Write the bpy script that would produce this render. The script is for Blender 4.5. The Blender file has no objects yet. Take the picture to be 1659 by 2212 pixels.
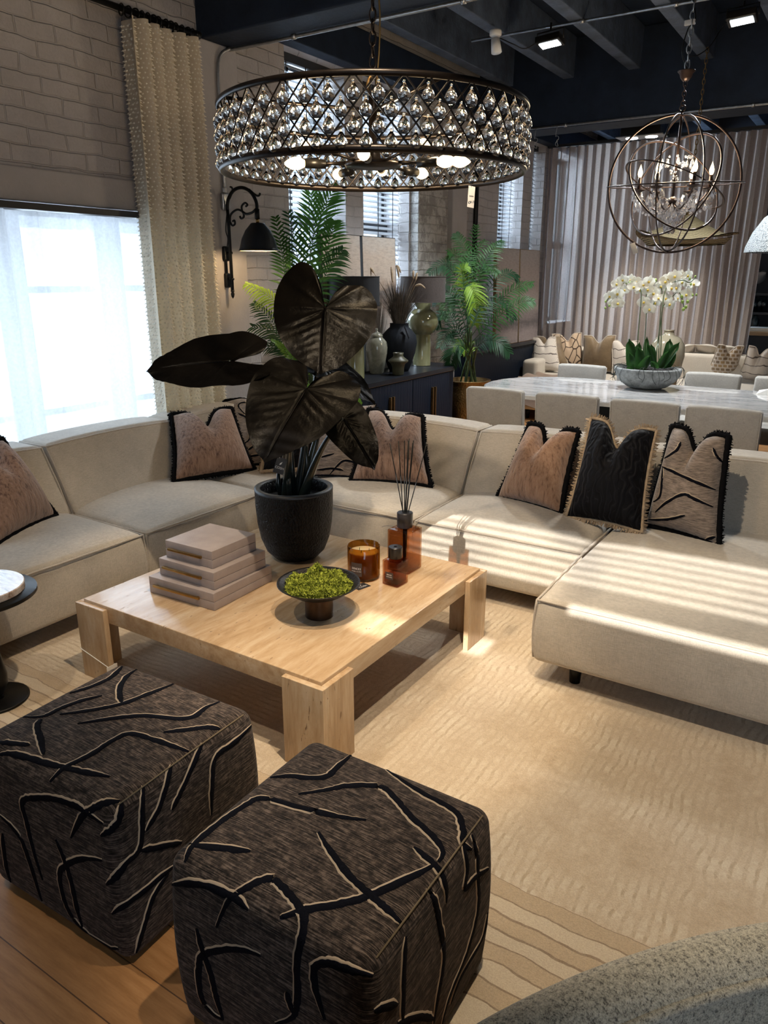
import bpy, bmesh, math, random
from mathutils import Vector, Matrix
from mathutils.bvhtree import BVHTree
R_ = random.Random(7)
PI = math.pi
SC = bpy.context.scene
COL = SC.collection

# ------------------------------------------------------------------ camera
CAM_R = Vector((0.84150959, 0.54024048, 0.00135576))
CAM_U = Vector((-0.16424003, 0.25343734, 0.95330726))
CAM_F = Vector((-0.51467157, 0.80243987, -0.30199907))
CAM_C = Vector((0, 0, 1.6))
FPX = 1607.286
cam = bpy.data.cameras.new('camera')
cam.sensor_fit = 'VERTICAL'
cam.sensor_height = 24.0
cam.lens = FPX / 2212 * 24.0
cam.clip_start = 0.02
cam_o = bpy.data.objects.new('camera', cam)
COL.objects.link(cam_o)
m3 = Matrix((CAM_R, CAM_U, -CAM_F)).transposed()
cam_o.matrix_world = Matrix.Translation(CAM_C) @ m3.to_4x4()
SC.camera = cam_o


def U(u, v, x=None, y=None, z=None, d=None):
    """point of the room seen at photo pixel (u, v) on a plane x=, y=, z= or at depth d"""
    r = CAM_R * (u - 829.5) + CAM_U * (1106 - v) + CAM_F * FPX
    if x is not None: s = (x - CAM_C.x) / r.x
    elif y is not None: s = (y - CAM_C.y) / r.y
    elif z is not None: s = (z - CAM_C.z) / r.z
    else: s = d / FPX
    return CAM_C + r * s


# ------------------------------------------------------------------ view, world, daylight
SC.view_settings.view_transform = 'Standard'
SC.view_settings.look = 'None'
SC.view_settings.exposure = -0.1
SC.view_settings.gamma = 1.0
SC.view_settings.use_curve_mapping = False
SC.cycles.use_denoising = True
SC.cycles.caustics_refractive = False
SC.cycles.caustics_reflective = False
SC.cycles.sample_clamp_indirect = 6.0
SC.cycles.transparent_max_bounces = 24
SC.cycles.max_bounces = 10

w = bpy.data.worlds.new('world')
SC.world = w
w.use_nodes = True
wn = w.node_tree
wn.nodes.clear()
bg = wn.nodes.new('ShaderNodeBackground')
out = wn.nodes.new('ShaderNodeOutputWorld')
grad = wn.nodes.new('ShaderNodeTexCoord')
sep = wn.nodes.new('ShaderNodeSeparateXYZ')
ramp = wn.nodes.new('ShaderNodeValToRGB')
ramp.color_ramp.elements[0].position = 0.47
ramp.color_ramp.elements[0].color = (0.50, 0.56, 0.62, 1)
ramp.color_ramp.elements[1].position = 0.62
ramp.color_ramp.elements[1].color = (0.66, 0.83, 1.0, 1)
mp = wn.nodes.new('ShaderNodeMapRange')
mp.inputs[1].default_value = -1; mp.inputs[2].default_value = 1
wn.links.new(grad.outputs['Generated'], sep.inputs[0])
wn.links.new(sep.outputs[2], mp.inputs[0])
wn.links.new(mp.outputs[0], ramp.inputs[0])
wn.links.new(ramp.outputs[0], bg.inputs[0])
wn.links.new(bg.outputs[0], out.inputs[0])
bg.inputs[1].default_value = 2.9


def light(name, kind, loc, energy, color=(1, 1, 1), target=None, **kw):
    d = bpy.data.lights.new(name, kind)
    d.energy = energy
    d.color = color
    for k, v_ in kw.items(): setattr(d, k, v_)
    o = bpy.data.objects.new(name, d)
    COL.objects.link(o)
    o.location = loc
    if target is not None:
        o.rotation_euler = (Vector(target) - Vector(loc)).to_track_quat('-Z', 'Y').to_euler()
    return o


# the low sun comes in behind the camera through an unseen slatted window added there
SUN_DIR = Vector((0.0, 0.883, -0.469))
sun = light('sun', 'SUN', (0, -6, 6), 10.0, (1.0, 0.96, 0.9), angle=0.006)
sun.rotation_euler = SUN_DIR.to_track_quat('-Z', 'Y').to_euler()


def daylight(name, loc, target, sx, sy, energy, color=(0.72, 0.86, 1.0)):
    return light(name, 'AREA', loc, energy, color, target, shape='RECTANGLE', size=sx, size_y=sy)


daylight('daylight_sheer_window', (-4.75, 2.3, 1.3), (0, 2.3, 0.6), 2.9, 1.9, 85)
daylight('daylight_blind_window', (-5.2, 5.05, 2.4), (0, 4.4, 1.2), 0.9, 2.2, 150)
daylight('daylight_second_blind_window', (-5.2, 6.1, 2.4), (0, 5.8, 1.2), 0.9, 2.2, 150)
daylight('daylight_far_blind_window', (-5.2, 9.0, 2.4), (0, 8.4, 1.0), 0.9, 2.2, 150)
daylight('added_curtain_backlight', (-5.0, 11.1, 2.2), (-1.5, 11.0, 1.4), 0.9, 2.2, 300)  # added lamp, brightens the taupe curtain from behind
daylight('added_front_fill', (2.3, -2.6, 1.8), (-1.0, 4.0, 0.6), 2.6, 2.2, 62)  # added fill lamp behind the camera, lifts the room's ambient light

# ------------------------------------------------------------------ material helpers
MATS = {}


class NT:
    def __init__(s, name):
        s.m = bpy.data.materials.new(name)
        s.m.use_nodes = True
        s.t = s.m.node_tree
        s.t.nodes.clear()
        s.out = s.n('ShaderNodeOutputMaterial')
        MATS[name] = s.m

    def n(s, ty, **kw):
        nd = s.t.nodes.new(ty)
        for k, v_ in kw.items(): setattr(nd, k, v_)
        return nd

    def l(s, a, b): s.t.links.new(a, b)

    def coord(s, scale=(1, 1, 1), rot=(0, 0, 0)):
        c = s.n('ShaderNodeTexCoord')
        mp_ = s.n('ShaderNodeMapping')
        mp_.inputs['Scale'].default_value = scale
        mp_.inputs['Rotation'].default_value = rot
        s.l(c.outputs['Object'], mp_.inputs[0])
        return mp_.outputs[0]

    def noise(s, co, scale, detail=4, rough=.6, dist=0):
        nd = s.n('ShaderNodeTexNoise')
        nd.inputs['Scale'].default_value = scale
        nd.inputs['Detail'].default_value = detail
        nd.inputs['Roughness'].default_value = rough
        nd.inputs['Distortion'].default_value = dist
        s.l(co, nd.inputs['Vector'])
        return nd.outputs['Fac']

    def ramp(s, fac, stops):
        nd = s.n('ShaderNodeValToRGB')
        e = nd.color_ramp.elements
        while len(e) < len(stops): e.new(0.5)
        for i, (p, c) in enumerate(stops):
            e[i].position = p
            e[i].color = (*c, 1) if len(c) == 3 else c
        s.l(fac, nd.inputs[0])
        return nd.outputs[0]

    def math(s, op, a, b=None, clamp=False):
        nd = s.n('ShaderNodeMath', operation=op, use_clamp=clamp)
        for i, q in enumerate((a, b)):
            if q is None: continue
            if isinstance(q, (int, float)): nd.inputs[i].default_value = q
            else: s.l(q, nd.inputs[i])
        return nd.outputs[0]

    def mix(s, fac, a, b, mode='MIX'):
        nd = s.n('ShaderNodeMix', data_type='RGBA', blend_type=mode)
        for i, q in ((0, fac), (6, a), (7, b)):
            if isinstance(q, (int, float)): nd.inputs[i].default_value = q
            elif isinstance(q, tuple): nd.inputs[i].default_value = (*q, 1) if len(q) == 3 else q
            else: s.l(q, nd.inputs[i])
        return nd.outputs[2]

    def bump(s, h, strength=.3, dist=.01):
        nd = s.n('ShaderNodeBump')
        nd.inputs['Strength'].default_value = strength
        nd.inputs['Distance'].default_value = dist
        s.l(h, nd.inputs['Height'])
        return nd.outputs[0]

    def pbsdf(s, col, rough=.5, metal=0., normal=None, **kw):
        p = s.n('ShaderNodeBsdfPrincipled')
        for k, q in (('Base Color', col), ('Roughness', rough), ('Metallic', metal)):
            if isinstance(q, (int, float)): p.inputs[k].default_value = q
            elif isinstance(q, tuple): p.inputs[k].default_value = (*q, 1)
            else: s.l(q, p.inputs[k])
        if normal is not None: s.l(normal, p.inputs['Normal'])
        for k, q in kw.items():
            k = k.replace('_', ' ')
            p.inputs[k].default_value = (*q, 1) if isinstance(q, tuple) else q
        s.l(p.outputs[0], s.out.inputs[0])
        return p


def simple(name, col, rough=.5, metal=0., var=0., vscale=8., bump=0., bscale=120., bdist=.003, **kw):
    """plain procedural material: base colour with noise variation and a fine noise bump"""
    t = NT(name)
    co = t.coord()
    c = col
    if var:
        lo = tuple(max(0, q * (1 - var)) for q in col)
        hi = tuple(min(1, q * (1 + var)) for q in col)
        c = t.ramp(t.noise(co, vscale, 5), [(.3, lo), (.7, hi)])
    nrm = t.bump(t.noise(co, bscale, 3), bump, bdist) if bump else None
    t.pbsdf(c, rough, metal, nrm, **kw)
    return t.m


def glow(name, col, strength):
    t = NT(name)
    e = t.n('ShaderNodeEmission')
    e.inputs[0].default_value = (*col, 1)
    e.inputs[1].default_value = strength
    t.l(e.outputs[0], t.out.inputs[0])
    return t.m


def thin_glass(name, col, rough=.02, boost=1.0):
    """tinted wall of glass: passes light straight through, mirrors at grazing angles"""
    t = NT(name)
    tr = t.n('ShaderNodeBsdfTransparent'); tr.inputs[0].default_value = (*col, 1)
    gl = t.n('ShaderNodeBsdfGlossy'); gl.inputs['Roughness'].default_value = rough
    lw = t.n('ShaderNodeLayerWeight'); lw.inputs[0].default_value = .5
    mx = t.n('ShaderNodeMixShader')
    t.l(t.math('ADD', .035 * boost, t.math('MULTIPLY', t.math('POWER', lw.outputs['Facing'], 4.0), .55 * boost), True), mx.inputs[0])
    t.l(tr.outputs[0], mx.inputs[1]); t.l(gl.outputs[0], mx.inputs[2])
    t.l(mx.outputs[0], t.out.inputs[0])
    return t.m


def sheer(name, col, transp, transl, scale=500):
    """open-weave voile: part see-through, part translucent"""
    t = NT(name)
    co = t.coord()
    n_ = t.noise(co, 60, 3)
    c = t.ramp(n_, [(.3, tuple(q * .86 for q in col)), (.7, col)])
    a = t.n('ShaderNodeBsdfTransparent')
    b = t.n('ShaderNodeBsdfTranslucent'); t.l(c, b.inputs[0])
    d = t.n('ShaderNodeBsdfDiffuse'); t.l(c, d.inputs[0])
    m1 = t.n('ShaderNodeMixShader'); m1.inputs[0].default_value = transl
    t.l(d.outputs[0], m1.inputs[1]); t.l(b.outputs[0], m1.inputs[2])
    m2 = t.n('ShaderNodeMixShader'); m2.inputs[0].default_value = transp
    t.l(m1.outputs[0], m2.inputs[1]); t.l(a.outputs[0], m2.inputs[2])
    t.l(m2.outputs[0], t.out.inputs[0])
    return t.m


def linen(name, col, var=.10, rough=.85, sheen=.35):
    """woven upholstery: crossed fine threads over soft mottling"""
    t = NT(name)
    w1 = t.noise(t.coord((1, 1, .12)), 420, 2)
    w2 = t.noise(t.coord((.12, .12, 1.)), 420, 2)
    big = t.noise(t.coord(), 9, 4)
    f = t.math('ADD', t.math('MULTIPLY', w1, .5), t.math('MULTIPLY', w2, .5))
    f2 = t.math('ADD', t.math('MULTIPLY', f, .75), t.math('MULTIPLY', big, .25))
    c = t.ramp(f2, [(.38, tuple(q * (1 - var * 2.2) for q in col)), (.62, tuple(min(1, q * (1 + var)) for q in col))])
    t.pbsdf(c, rough, 0, t.bump(f, .35, .004), Sheen_Weight=sheen, Sheen_Roughness=.4)
    return t.m


# ------------------------------------------------------------------ mesh builder
class MB:
    def __init__(s):
        s.v = []; s.f = []; s.m = []

    def add(s, vs, fs, mi=0):
        b = len(s.v)
        s.v += [Vector(q) for q in vs]
        for f in fs:
            s.f.append([b + i for i in f]); s.m.append(mi)
        return s

    def join(s, o, mi=None):
        b = len(s.v)
        s.v += o.v
        s.f += [[b + i for i in f] for f in o.f]
        s.m += o.m if mi is None else [mi] * len(o.f)
        return s

    def xf(s, M):
        s.v = [M @ q for q in s.v]
        return s

    def move(s, t): return s.xf(Matrix.Translation(Vector(t)))

    def rot(s, axis, ang, about=(0, 0, 0)):
        A = Matrix.Translation(Vector(about))
        return s.xf(A @ Matrix.Rotation(ang, 4, axis) @ A.inverted())

    def box(s, lo, hi, mi=0):
        (a, b, c), (d, e, f) = lo, hi
        return s.add([(a, b, c), (d, b, c), (d, e, c), (a, e, c), (a, b, f), (d, b, f), (d, e, f), (a, e, f)],
                     [(3, 2, 1, 0), (4, 5, 6, 7), (0, 1, 5, 4), (1, 2, 6, 5), (2, 3, 7, 6), (3, 0, 4, 7)], mi)

    def rbox(s, lo, hi, r=.01, k=2, n=1, mi=0, warp=None):
        """box with rounded edges; n inner cuts per side, warp(unit xyz, pos) may reshape it"""
        lo = Vector(lo); hi = Vector(hi)
        c = (lo + hi) / 2; h = (hi - lo) / 2
        r = min(r, min(h) * .98)
        ax = []
        for i in range(3):
            ins = [r - r * math.tan(PI / 4 * (1 - j / k)) for j in range(k)]
            a = [-h[i] + q for q in ins]
            mid = [-h[i] + r + (2 * h[i] - 2 * r) * j / n for j in range(n + 1)]
            a = a + mid + [-q for q in reversed(a)]
            ax.append(a)
        idx = {}; vs = []

        def vid(p):
            key = tuple(round(q, 6) for q in p)
            if key in idx: return idx[key]
            inner = Vector([max(-(h[i] - r), min(h[i] - r, p[i])) for i in range(3)])
            dd = Vector(p) - inner
            q = inner + dd.normalized() * r if dd.length > 1e-9 else Vector(p)
            if warp: q = warp(Vector([q[i] / h[i] for i in range(3)]), q)
            idx[key] = len(vs); vs.append(c + q)
            return idx[key]
        fs = []
        for i in range(3):
            j, l = (i + 1) % 3, (i + 2) % 3
            for sg in (-1, 1):
                for p in range(len(ax[j]) - 1):
                    for q in range(len(ax[l]) - 1):
                        def P(aa, bb):
                            t = [0, 0, 0]; t[i] = sg * h[i]; t[j] = ax[j][aa]; t[l] = ax[l][bb]
                            return vid(t)
                        f = [P(p, q), P(p + 1, q), P(p + 1, q + 1), P(p, q + 1)]
                        fs.append(f if sg > 0 else f[::-1])
        return s.add(vs, fs, mi)

    def lathe(s, prof, seg=32, c=(0, 0, 0), mi=0, sx=1, sy=1):
        """profile [(radius, z)] turned about a vertical axis through c"""
        vs = []; rings = []
        for r, z in prof:
            if r < 1e-6:
                rings.append([len(vs)] * seg); vs.append((c[0], c[1], c[2] + z))
            else:
                rings.append(list(range(len(vs), len(vs) + seg)))
                vs += [(c[0] + r * sx * math.cos(2 * PI * i / seg), c[1] + r * sy * math.sin(2 * PI * i / seg), c[2] + z) for i in range(seg)]
        fs = []
        for a, b in zip(rings, rings[1:]):
            for i in range(seg):
                j = (i + 1) % seg
                f = [a[i], a[j], b[j], b[i]]
                g = []
                for q in f:
                    if q not in g: g.append(q)
                if len(g) > 2: fs.append(g)
        return s.add(vs, fs, mi)

    def tube(s, pts, r, seg=8, mi=0, closed=False, cap=True, flat=1.0):
        """round bar along a polyline; r is a number or one per point"""
        pts = [Vector(p) for p in pts]
        n = len(pts)
        rs = r if isinstance(r, (list, tuple)) else [r] * n
        vs = []; up = None
        for i in range(n):
            a = pts[(i - 1) % n] if (closed or i > 0) else pts[i]
            b = pts[(i + 1) % n] if (closed or i < n - 1) else pts[i]
            t = (b - a)
            t = t.normalized() if t.length > 1e-9 else Vector((0, 0, 1))
            if up is None:
                up = Vector((0, 0, 1)) if abs(t.z) < .9 else Vector((1, 0, 0))
            up = (up - t * up.dot(t))
            up = up.normalized() if up.length > 1e-6 else t.orthogonal().normalized()
            sd = t.cross(up)
            for j in range(seg):
                an = 2 * PI * j / seg
                vs.append(pts[i] + (up * math.cos(an) * flat + sd * math.sin(an)) * rs[i])
        fs = []
        for i in range(n if closed else n - 1):
            k = (i + 1) % n
            for j in range(seg):
                l = (j + 1) % seg
                fs.append([i * seg + j, i * seg + l, k * seg + l, k * seg + j])
        if cap and not closed:
            fs.append(list(range(seg))[::-1]); fs.append([(n - 1) * seg + j for j in range(seg)])
        return s.add(vs, fs, mi)

    def ball(s, c, r, seg=12, rings=8, mi=0, sc=(1, 1, 1)):
        pr = [(math.sin(PI * i / rings) * 1.0, -math.cos(PI * i / rings)) for i in range(rings + 1)]
        t = MB().lathe(pr, seg)
        t.v = [Vector((c[0] + q.x * r * sc[0], c[1] + q.y * r * sc[1], c[2] + q.z * r * sc[2])) for q in t.v]
        return s.join(t, mi)

    def grid(s, fn, nu, nv, mi=0, cu=False):
        """surface fn(u, v), u and v in 0..1"""
        vs = [fn(i / nu, j / nv) for j in range(nv + 1) for i in range(nu + (0 if cu else 1))]
        W = nu + (0 if cu else 1)
        fs = [[j * W + i, j * W + (i + 1) % W, (j + 1) * W + (i + 1) % W, (j + 1) * W + i] for j in range(nv) for i in range(nu)]
        return s.add(vs, fs, mi)

    def prism(s, poly, z0, z1, mi=0):
        n = len(poly)
        vs = [(x, y, z0) for x, y in poly] + [(x, y, z1) for x, y in poly]
        fs = [list(range(n))[::-1], list(range(n, 2 * n))] + [[i, (i + 1) % n, n + (i + 1) % n, n + i] for i in range(n)]
        return s.add(vs, fs, mi)


ORG = {}


def part(name, mb, mats, parent=None, smooth=True, label=None, autosmooth=None, origin=None):
    """link one mesh object; geometry is given in room coordinates"""
    if parent is not None: o0 = ORG[parent.name]
    else: o0 = Vector(origin) if origin is not None else Vector((0, 0, 0))
    me = bpy.data.meshes.new(name)
    me.from_pydata([tuple(q - o0) for q in mb.v], [], mb.f)
    if not isinstance(mats, (list, tuple)): mats = [mats]
    for q in mats: me.materials.append(MATS[q] if isinstance(q, str) else q)
    me.polygons.foreach_set('material_index', mb.m)
    me.polygons.foreach_set('use_smooth', [smooth] * len(mb.f))
    me.update()
    if smooth and autosmooth: me.set_sharp_from_angle(angle=math.radians(autosmooth))
    o = bpy.data.objects.new(name, me)
    COL.objects.link(o)
    if parent is not None: o.parent = parent
    else: o.location = o0
    ORG[o.name] = o0
    if label: o['label'] = label
    return o


def thing(name, label, cat, loc=(0, 0, 0), group=None):
    o = bpy.data.objects.new(name, None)
    COL.objects.link(o)
    o.location = loc
    o.empty_display_size = .05
    ORG[o.name] = Vector(loc)
    o['label'] = label; o['category'] = cat
    if group: o['group'] = group
    return o


def tag(o, label, cat, group=None, kind=None):
    o['label'] = label; o['category'] = cat
    if group: o['group'] = group
    if kind: o['kind'] = kind
    return o


def struct(name, mb, mats, smooth=False, parent=None, origin=None):
    o = part(name, mb, mats, parent, smooth, origin=origin)
    if parent is None: o['kind'] = 'structure'
    return o


def dup(root, loc, label, group=None, rz=0.):
    """copy a thing with its parts and sub-parts"""
    r = root.copy(); COL.objects.link(r)
    r.location = loc; r.rotation_euler = (0, 0, rz); r['label'] = label
    if group: r['group'] = group
    for ch in list(root.children):
        c = ch.copy(); COL.objects.link(c); c.parent = r
        for g in list(ch.children):
            d_ = g.copy(); COL.objects.link(d_); d_.parent = c
    ORG[r.name] = Vector(loc)
    return r


def letters(body, M, size, ext=.0003):
    """flat lettering as a mesh in the local xy plane of matrix M (room coordinates)"""
    cu = bpy.data.curves.new('lettering', 'FONT')
    cu.body = body; cu.size = size; cu.extrude = ext; cu.resolution_u = 2
    cu.align_x = 'CENTER'; cu.align_y = 'CENTER'
    o = bpy.data.objects.new('lettering', cu)
    me = o.to_mesh()
    mb = MB().add([M @ v_.co for v_ in me.vertices], [list(p.vertices) for p in me.polygons])
    o.to_mesh_clear()
    bpy.data.objects.remove(o); bpy.data.curves.remove(cu)
    return mb


def text(name, body, M, size, mat, parent):
    return part(name, letters(body, M, size), mat, parent, False)


def smooth_path(pts, n=8, closed=False):
    """Catmull-Rom through points"""
    P = [Vector(p) for p in pts]; N = len(P); o = []
    for i in range(N if closed else N - 1):
        if closed: a, b, c, d_ = P[(i - 1) % N], P[i], P[(i + 1) % N], P[(i + 2) % N]
        else: a, b, c, d_ = P[max(i - 1, 0)], P[i], P[i + 1], P[min(i + 2, N - 1)]
        for k in range(n):
            t = k / n
            o.append(.5 * ((2 * b) + (c - a) * t + (2 * a - 5 * b + 4 * c - d_) * t * t + (3 * b - a - 3 * c + d_) * t ** 3))
    if not closed: o.append(P[-1])
    return o


def frame(z, x):
    """rotation matrix with local z along z and local x near x"""
    z = Vector(z).normalized(); x = Vector(x)
    x = (x - z * x.dot(z)).normalized()
    return Matrix((x, z.cross(x), z)).transposed().to_4x4()


def sm(a, b, t):
    t = max(0., min(1., (t - a) / (b - a)))
    return t * t * (3 - 2 * t)
# ------------------------------------------------------------------ materials
def brick(name, lo, hi, mortar, bump_=.9, patch=None):
    t = NT(name)
    c = t.n('ShaderNodeTexCoord'); sp = t.n('ShaderNodeSeparateXYZ'); cb = t.n('ShaderNodeCombineXYZ')
    t.l(c.outputs['Object'], sp.inputs[0])
    t.l(t.math('ADD', sp.outputs[0], sp.outputs[1]), cb.inputs[0]); t.l(sp.outputs[2], cb.inputs[1])
    nz = t.n('ShaderNodeTexNoise'); nz.inputs['Scale'].default_value = 5
    t.l(c.outputs['Object'], nz.inputs['Vector'])
    wob = t.n('ShaderNodeVectorMath', operation='MULTIPLY_ADD')
    t.l(nz.outputs['Color'], wob.inputs[0]); wob.inputs[1].default_value = (.035, .035, 0); t.l(cb.outputs[0], wob.inputs[2])
    b = t.n('ShaderNodeTexBrick')
    b.inputs['Scale'].default_value = 1
    b.inputs['Brick Width'].default_value = .235; b.inputs['Row Height'].default_value = .088
    b.inputs['Mortar Size'].default_value = .007; b.inputs['Mortar Smooth'].default_value = .7
    t.l(wob.outputs[0], b.inputs['Vector'])
    co = c.outputs['Object']
    big = t.noise(co, 3.2, 6, .65); fine = t.noise(co, 60, 4)
    col = t.ramp(t.math('ADD', t.math('MULTIPLY', big, .75), t.math('MULTIPLY', fine, .25)), [(.35, lo), (.65, hi)])
    if patch: col = t.mix(t.ramp(t.noise(co, 7, 6, .75), [(.46, (0, 0, 0)), (.54, (1, 1, 1))]), col, patch)
    col = t.mix(t.math('MULTIPLY', b.outputs['Fac'], .35), col, mortar)
    h = t.math('ADD', t.math('MULTIPLY', b.outputs['Fac'], -.75), t.math('ADD', t.math('MULTIPLY', fine, .35), t.math('MULTIPLY', big, .8)))
    t.pbsdf(col, .6, 0, t.bump(h, bump_, .016))


brick('painted_brick', (.40, .375, .37), (.51, .48, .475), (.41, .385, .38), .75)
brick('worn_brick', (.40, .38, .36), (.52, .50, .47), (.36, .34, .32), .8, (.27, .25, .23))
simple('painted_plaster', (.43, .405, .40), .6, var=.08, vscale=4, bump=.3, bscale=40, bdist=.01)
simple('navy_ceiling', (.011, .019, .036), .62, Specular_IOR_Level=.25, var=.3, vscale=5, bump=.3, bscale=30, bdist=.008)
simple('rafter_paint', (.070, .092, .135), .5, Specular_IOR_Level=.3, var=.4, vscale=6, bump=.5, bscale=25, bdist=.01)
simple('navy_wall', (.010, .014, .024), .5, var=.2)
simple('white_paint', (.62, .61, .60), .5, var=.05)
simple('dark_frame', (.02, .022, .026), .45)
simple('conduit_metal', (.42, .43, .44), .35, .9, var=.2, vscale=30)
simple('black_metal', (.008, .0075, .007), .36, .3, Specular_IOR_Level=.3)
simple('bronze', (.016, .012, .010), .34, .7, var=.3, vscale=20)
simple('rust_bronze', (.045, .028, .023), .32, .7, var=.3, vscale=15)
simple('brass', (.42, .26, .09), .32, 1., var=.15, vscale=40)
simple('aged_brass', (.20, .125, .055), .42, .9, var=.2, vscale=40)
simple('white_plastic', (.75, .75, .74), .4)
simple('black_fabric', (.006, .006, .008), .9, Specular_IOR_Level=.1, var=.2, bump=.5, bscale=260, bdist=.003)
simple('navy_cloth', (.012, .016, .026), .85)
simple('black_gap', (.004, .004, .005), .9)
simple('paper_white', (.72, .70, .66), .6)
simple('tag_black', (.022, .022, .026), .5)
simple('tag_print', (.62, .62, .62), .5)
simple('ink', (.03, .03, .035), .6)
linen('sofa_linen', (.48, .425, .35))
linen('piping_linen', (.45, .39, .32))
linen('chair_linen', (.42, .395, .355), .10)
linen('far_linen', (.60, .55, .48), .06)
thin_glass('pane_glass', (.96, .98, 1.))
glow('bulb_warm', (1., .70, .36), 9)
glow('bulb_white', (1., .95, .86), 45)
glow('led_cool', (.86, .95, 1.), 40)

# oak boards, planks run along x
t = NT('oak_floor')
c = t.n('ShaderNodeTexCoord')
b = t.n('ShaderNodeTexBrick')
b.offset = .37
b.inputs['Scale'].default_value = 1; b.inputs['Brick Width'].default_value = 1.15; b.inputs['Row Height'].default_value = .128
b.inputs['Mortar Size'].default_value = .0016; b.inputs['Bias'].default_value = 0
b.inputs['Color1'].default_value = (.30, .30, .30, 1); b.inputs['Color2'].default_value = (.70, .70, .70, 1); b.inputs['Mortar'].default_value = (.5, .5, .5, 1)
mpp = t.n('ShaderNodeMapping'); mpp.inputs['Location'].default_value = (.55, .052, 0)
t.l(c.outputs['Object'], mpp.inputs[0]); t.l(mpp.outputs[0], b.inputs['Vector'])
mp2 = t.n('ShaderNodeMapping'); mp2.inputs['Scale'].default_value = (1.6, 14, 1)
t.l(c.outputs['Object'], mp2.inputs[0])
off = t.n('ShaderNodeVectorMath', operation='MULTIPLY_ADD')
t.l(b.outputs['Color'], off.inputs[0]); off.inputs[1].default_value = (9, 5, 3); t.l(mp2.outputs[0], off.inputs[2])
wv = t.n('ShaderNodeTexWave'); wv.wave_type = 'RINGS'; wv.inputs['Scale'].default_value = .7; wv.inputs['Distortion'].default_value = 5; wv.inputs['Detail'].default_value = 4; wv.inputs['Detail Scale'].default_value = .8
t.l(off.outputs[0], wv.inputs['Vector'])
fine = t.noise(off.outputs[0], 6, 6, .7)
g = t.math('ADD', t.math('MULTIPLY', wv.outputs['Fac'], .12), t.math('MULTIPLY', fine, .88))
col = t.ramp(g, [(.25, (.29, .135, .045)), (.55, (.42, .215, .085)), (.8, (.50, .28, .125))])
tone = t.ramp(b.outputs['Color'], [(.25, (.86, .83, .80)), (.75, (1.08, 1.05, 1.0))])
col = t.mix(1., col, tone, 'MULTIPLY')
col = t.mix(b.outputs['Fac'], col, (.10, .045, .018))
h = t.math('SUBTRACT', t.math('MULTIPLY', g, .15), b.outputs['Fac'])
t.pbsdf(col, .38, 0, t.bump(h, .35, .003))

# ------------------------------------------------------------------ room shell
XW, XO = -4.0, -4.36          # inner and outer face of the window wall
Y0, Y1 = -2.2, 12.2
ZC = 3.86
XR = 3.2
m = MB().box((XO - 6, Y0 - .3, -.1), (XR + .3, Y1 + .3, 0))
struct('floor', MB().box((XO, Y0, -.1), (XR, Y1, 0)), 'oak_floor')

openings = [(.35, 3.86, .30, 1.985), (4.86, 5.62, .95, 3.22), (5.89, 6.68, .95, 3.22), (8.74, 9.45, .95, 3.22), (9.74, 10.14, .95, 3.22), (10.6, 11.6, .95, 3.22)]  # last opening is added, unseen, to backlight the taupe curtain
wl = MB()
yc = Y0
for y0, y1, z0, z1 in openings:
    wl.box((XO, yc, 0), (XW, y0, ZC)); wl.box((XO, y0, 0), (XW, y1, z0)); wl.box((XO, y0, z1), (XW, y1, ZC))
    yc = y1
wl.box((XO, yc, 0), (XW, Y1, ZC))
struct('wall_left', wl, 'painted_brick')
# smooth rendered band above the wide window
struct('trim_1', MB().rbox((XW - .02, .2, 1.985), (XW + .022, 3.9, 2.16), .012), 'painted_plaster')
# pilaster under the first beam, and the stripped brick pier and plaster chase further along
struct('trim_2', MB().rbox((XW - .02, 3.93, 0), (XW + .05, 4.30, 3.06), .01), 'painted_plaster')
struct('trim_3', MB().rbox((XW - .02, 6.70, 0), (XW + .10, 7.30, 3.22), .012), 'worn_brick')
struct('trim_4', MB().rbox((XW - .02, 7.46, 0), (XW + .07, 7.80, 3.22), .012), 'painted_plaster')
struct('wall_back', MB().box((XO, Y1, 0), (XR, Y1 + .2, ZC)), 'navy_wall')
struct('wall_right', MB().box((XR, Y0, 0), (XR + .2, Y1, ZC)), 'painted_plaster')
# front wall behind the photographer: unseen openings added for the sun stripes and for fill
wf = MB()
YF = Y0
for a, b_, z0, z1 in [(XO, -1.95, 0, ZC), (-1.95, 1.3, 0, 2.40), (-1.95, 1.3, 3.45, ZC), (1.3, 1.5, 0, ZC), (1.5, 3.0, 0, .35), (1.5, 3.0, 2.9, ZC), (3.0, XR, 0, ZC)]:
    wf.box((a, YF - .12, z0), (b_, YF, z1))
struct('wall_front', wf, 'painted_plaster')
struct('ceiling', MB().box((XO, Y0 - .12, ZC), (XR + .2, Y1 + .2, ZC + .12)), 'navy_ceiling')

# beams, rafters and wall plate
for k, (ya, yb) in enumerate([(3.98, 4.27), (8.12, 8.50)]):
    o = struct('ceiling_beam', MB().rbox((XW, ya, 3.06), (XR, yb, ZC), .012), 'navy_ceiling')
xs = [-3.66 + .655 * i for i in range(11)]
for (ya, yb) in ((Y0, 3.98), (4.27, 8.12), (8.50, Y1)):
    for xx in xs:
        struct('rafter_beam', MB().rbox((xx - .06, ya, 3.50), (xx + .055, yb, ZC), .008), 'rafter_paint')
struct('wall_plate_beam', MB().rbox((XW, 4.27, 3.22), (XW + .13, 8.12, 3.50), .008), 'navy_ceiling')
struct('wall_plate_beam', MB().rbox((XW, 8.5, 3.22), (XW + .13, Y1, 3.50), .008), 'navy_ceiling')

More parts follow.
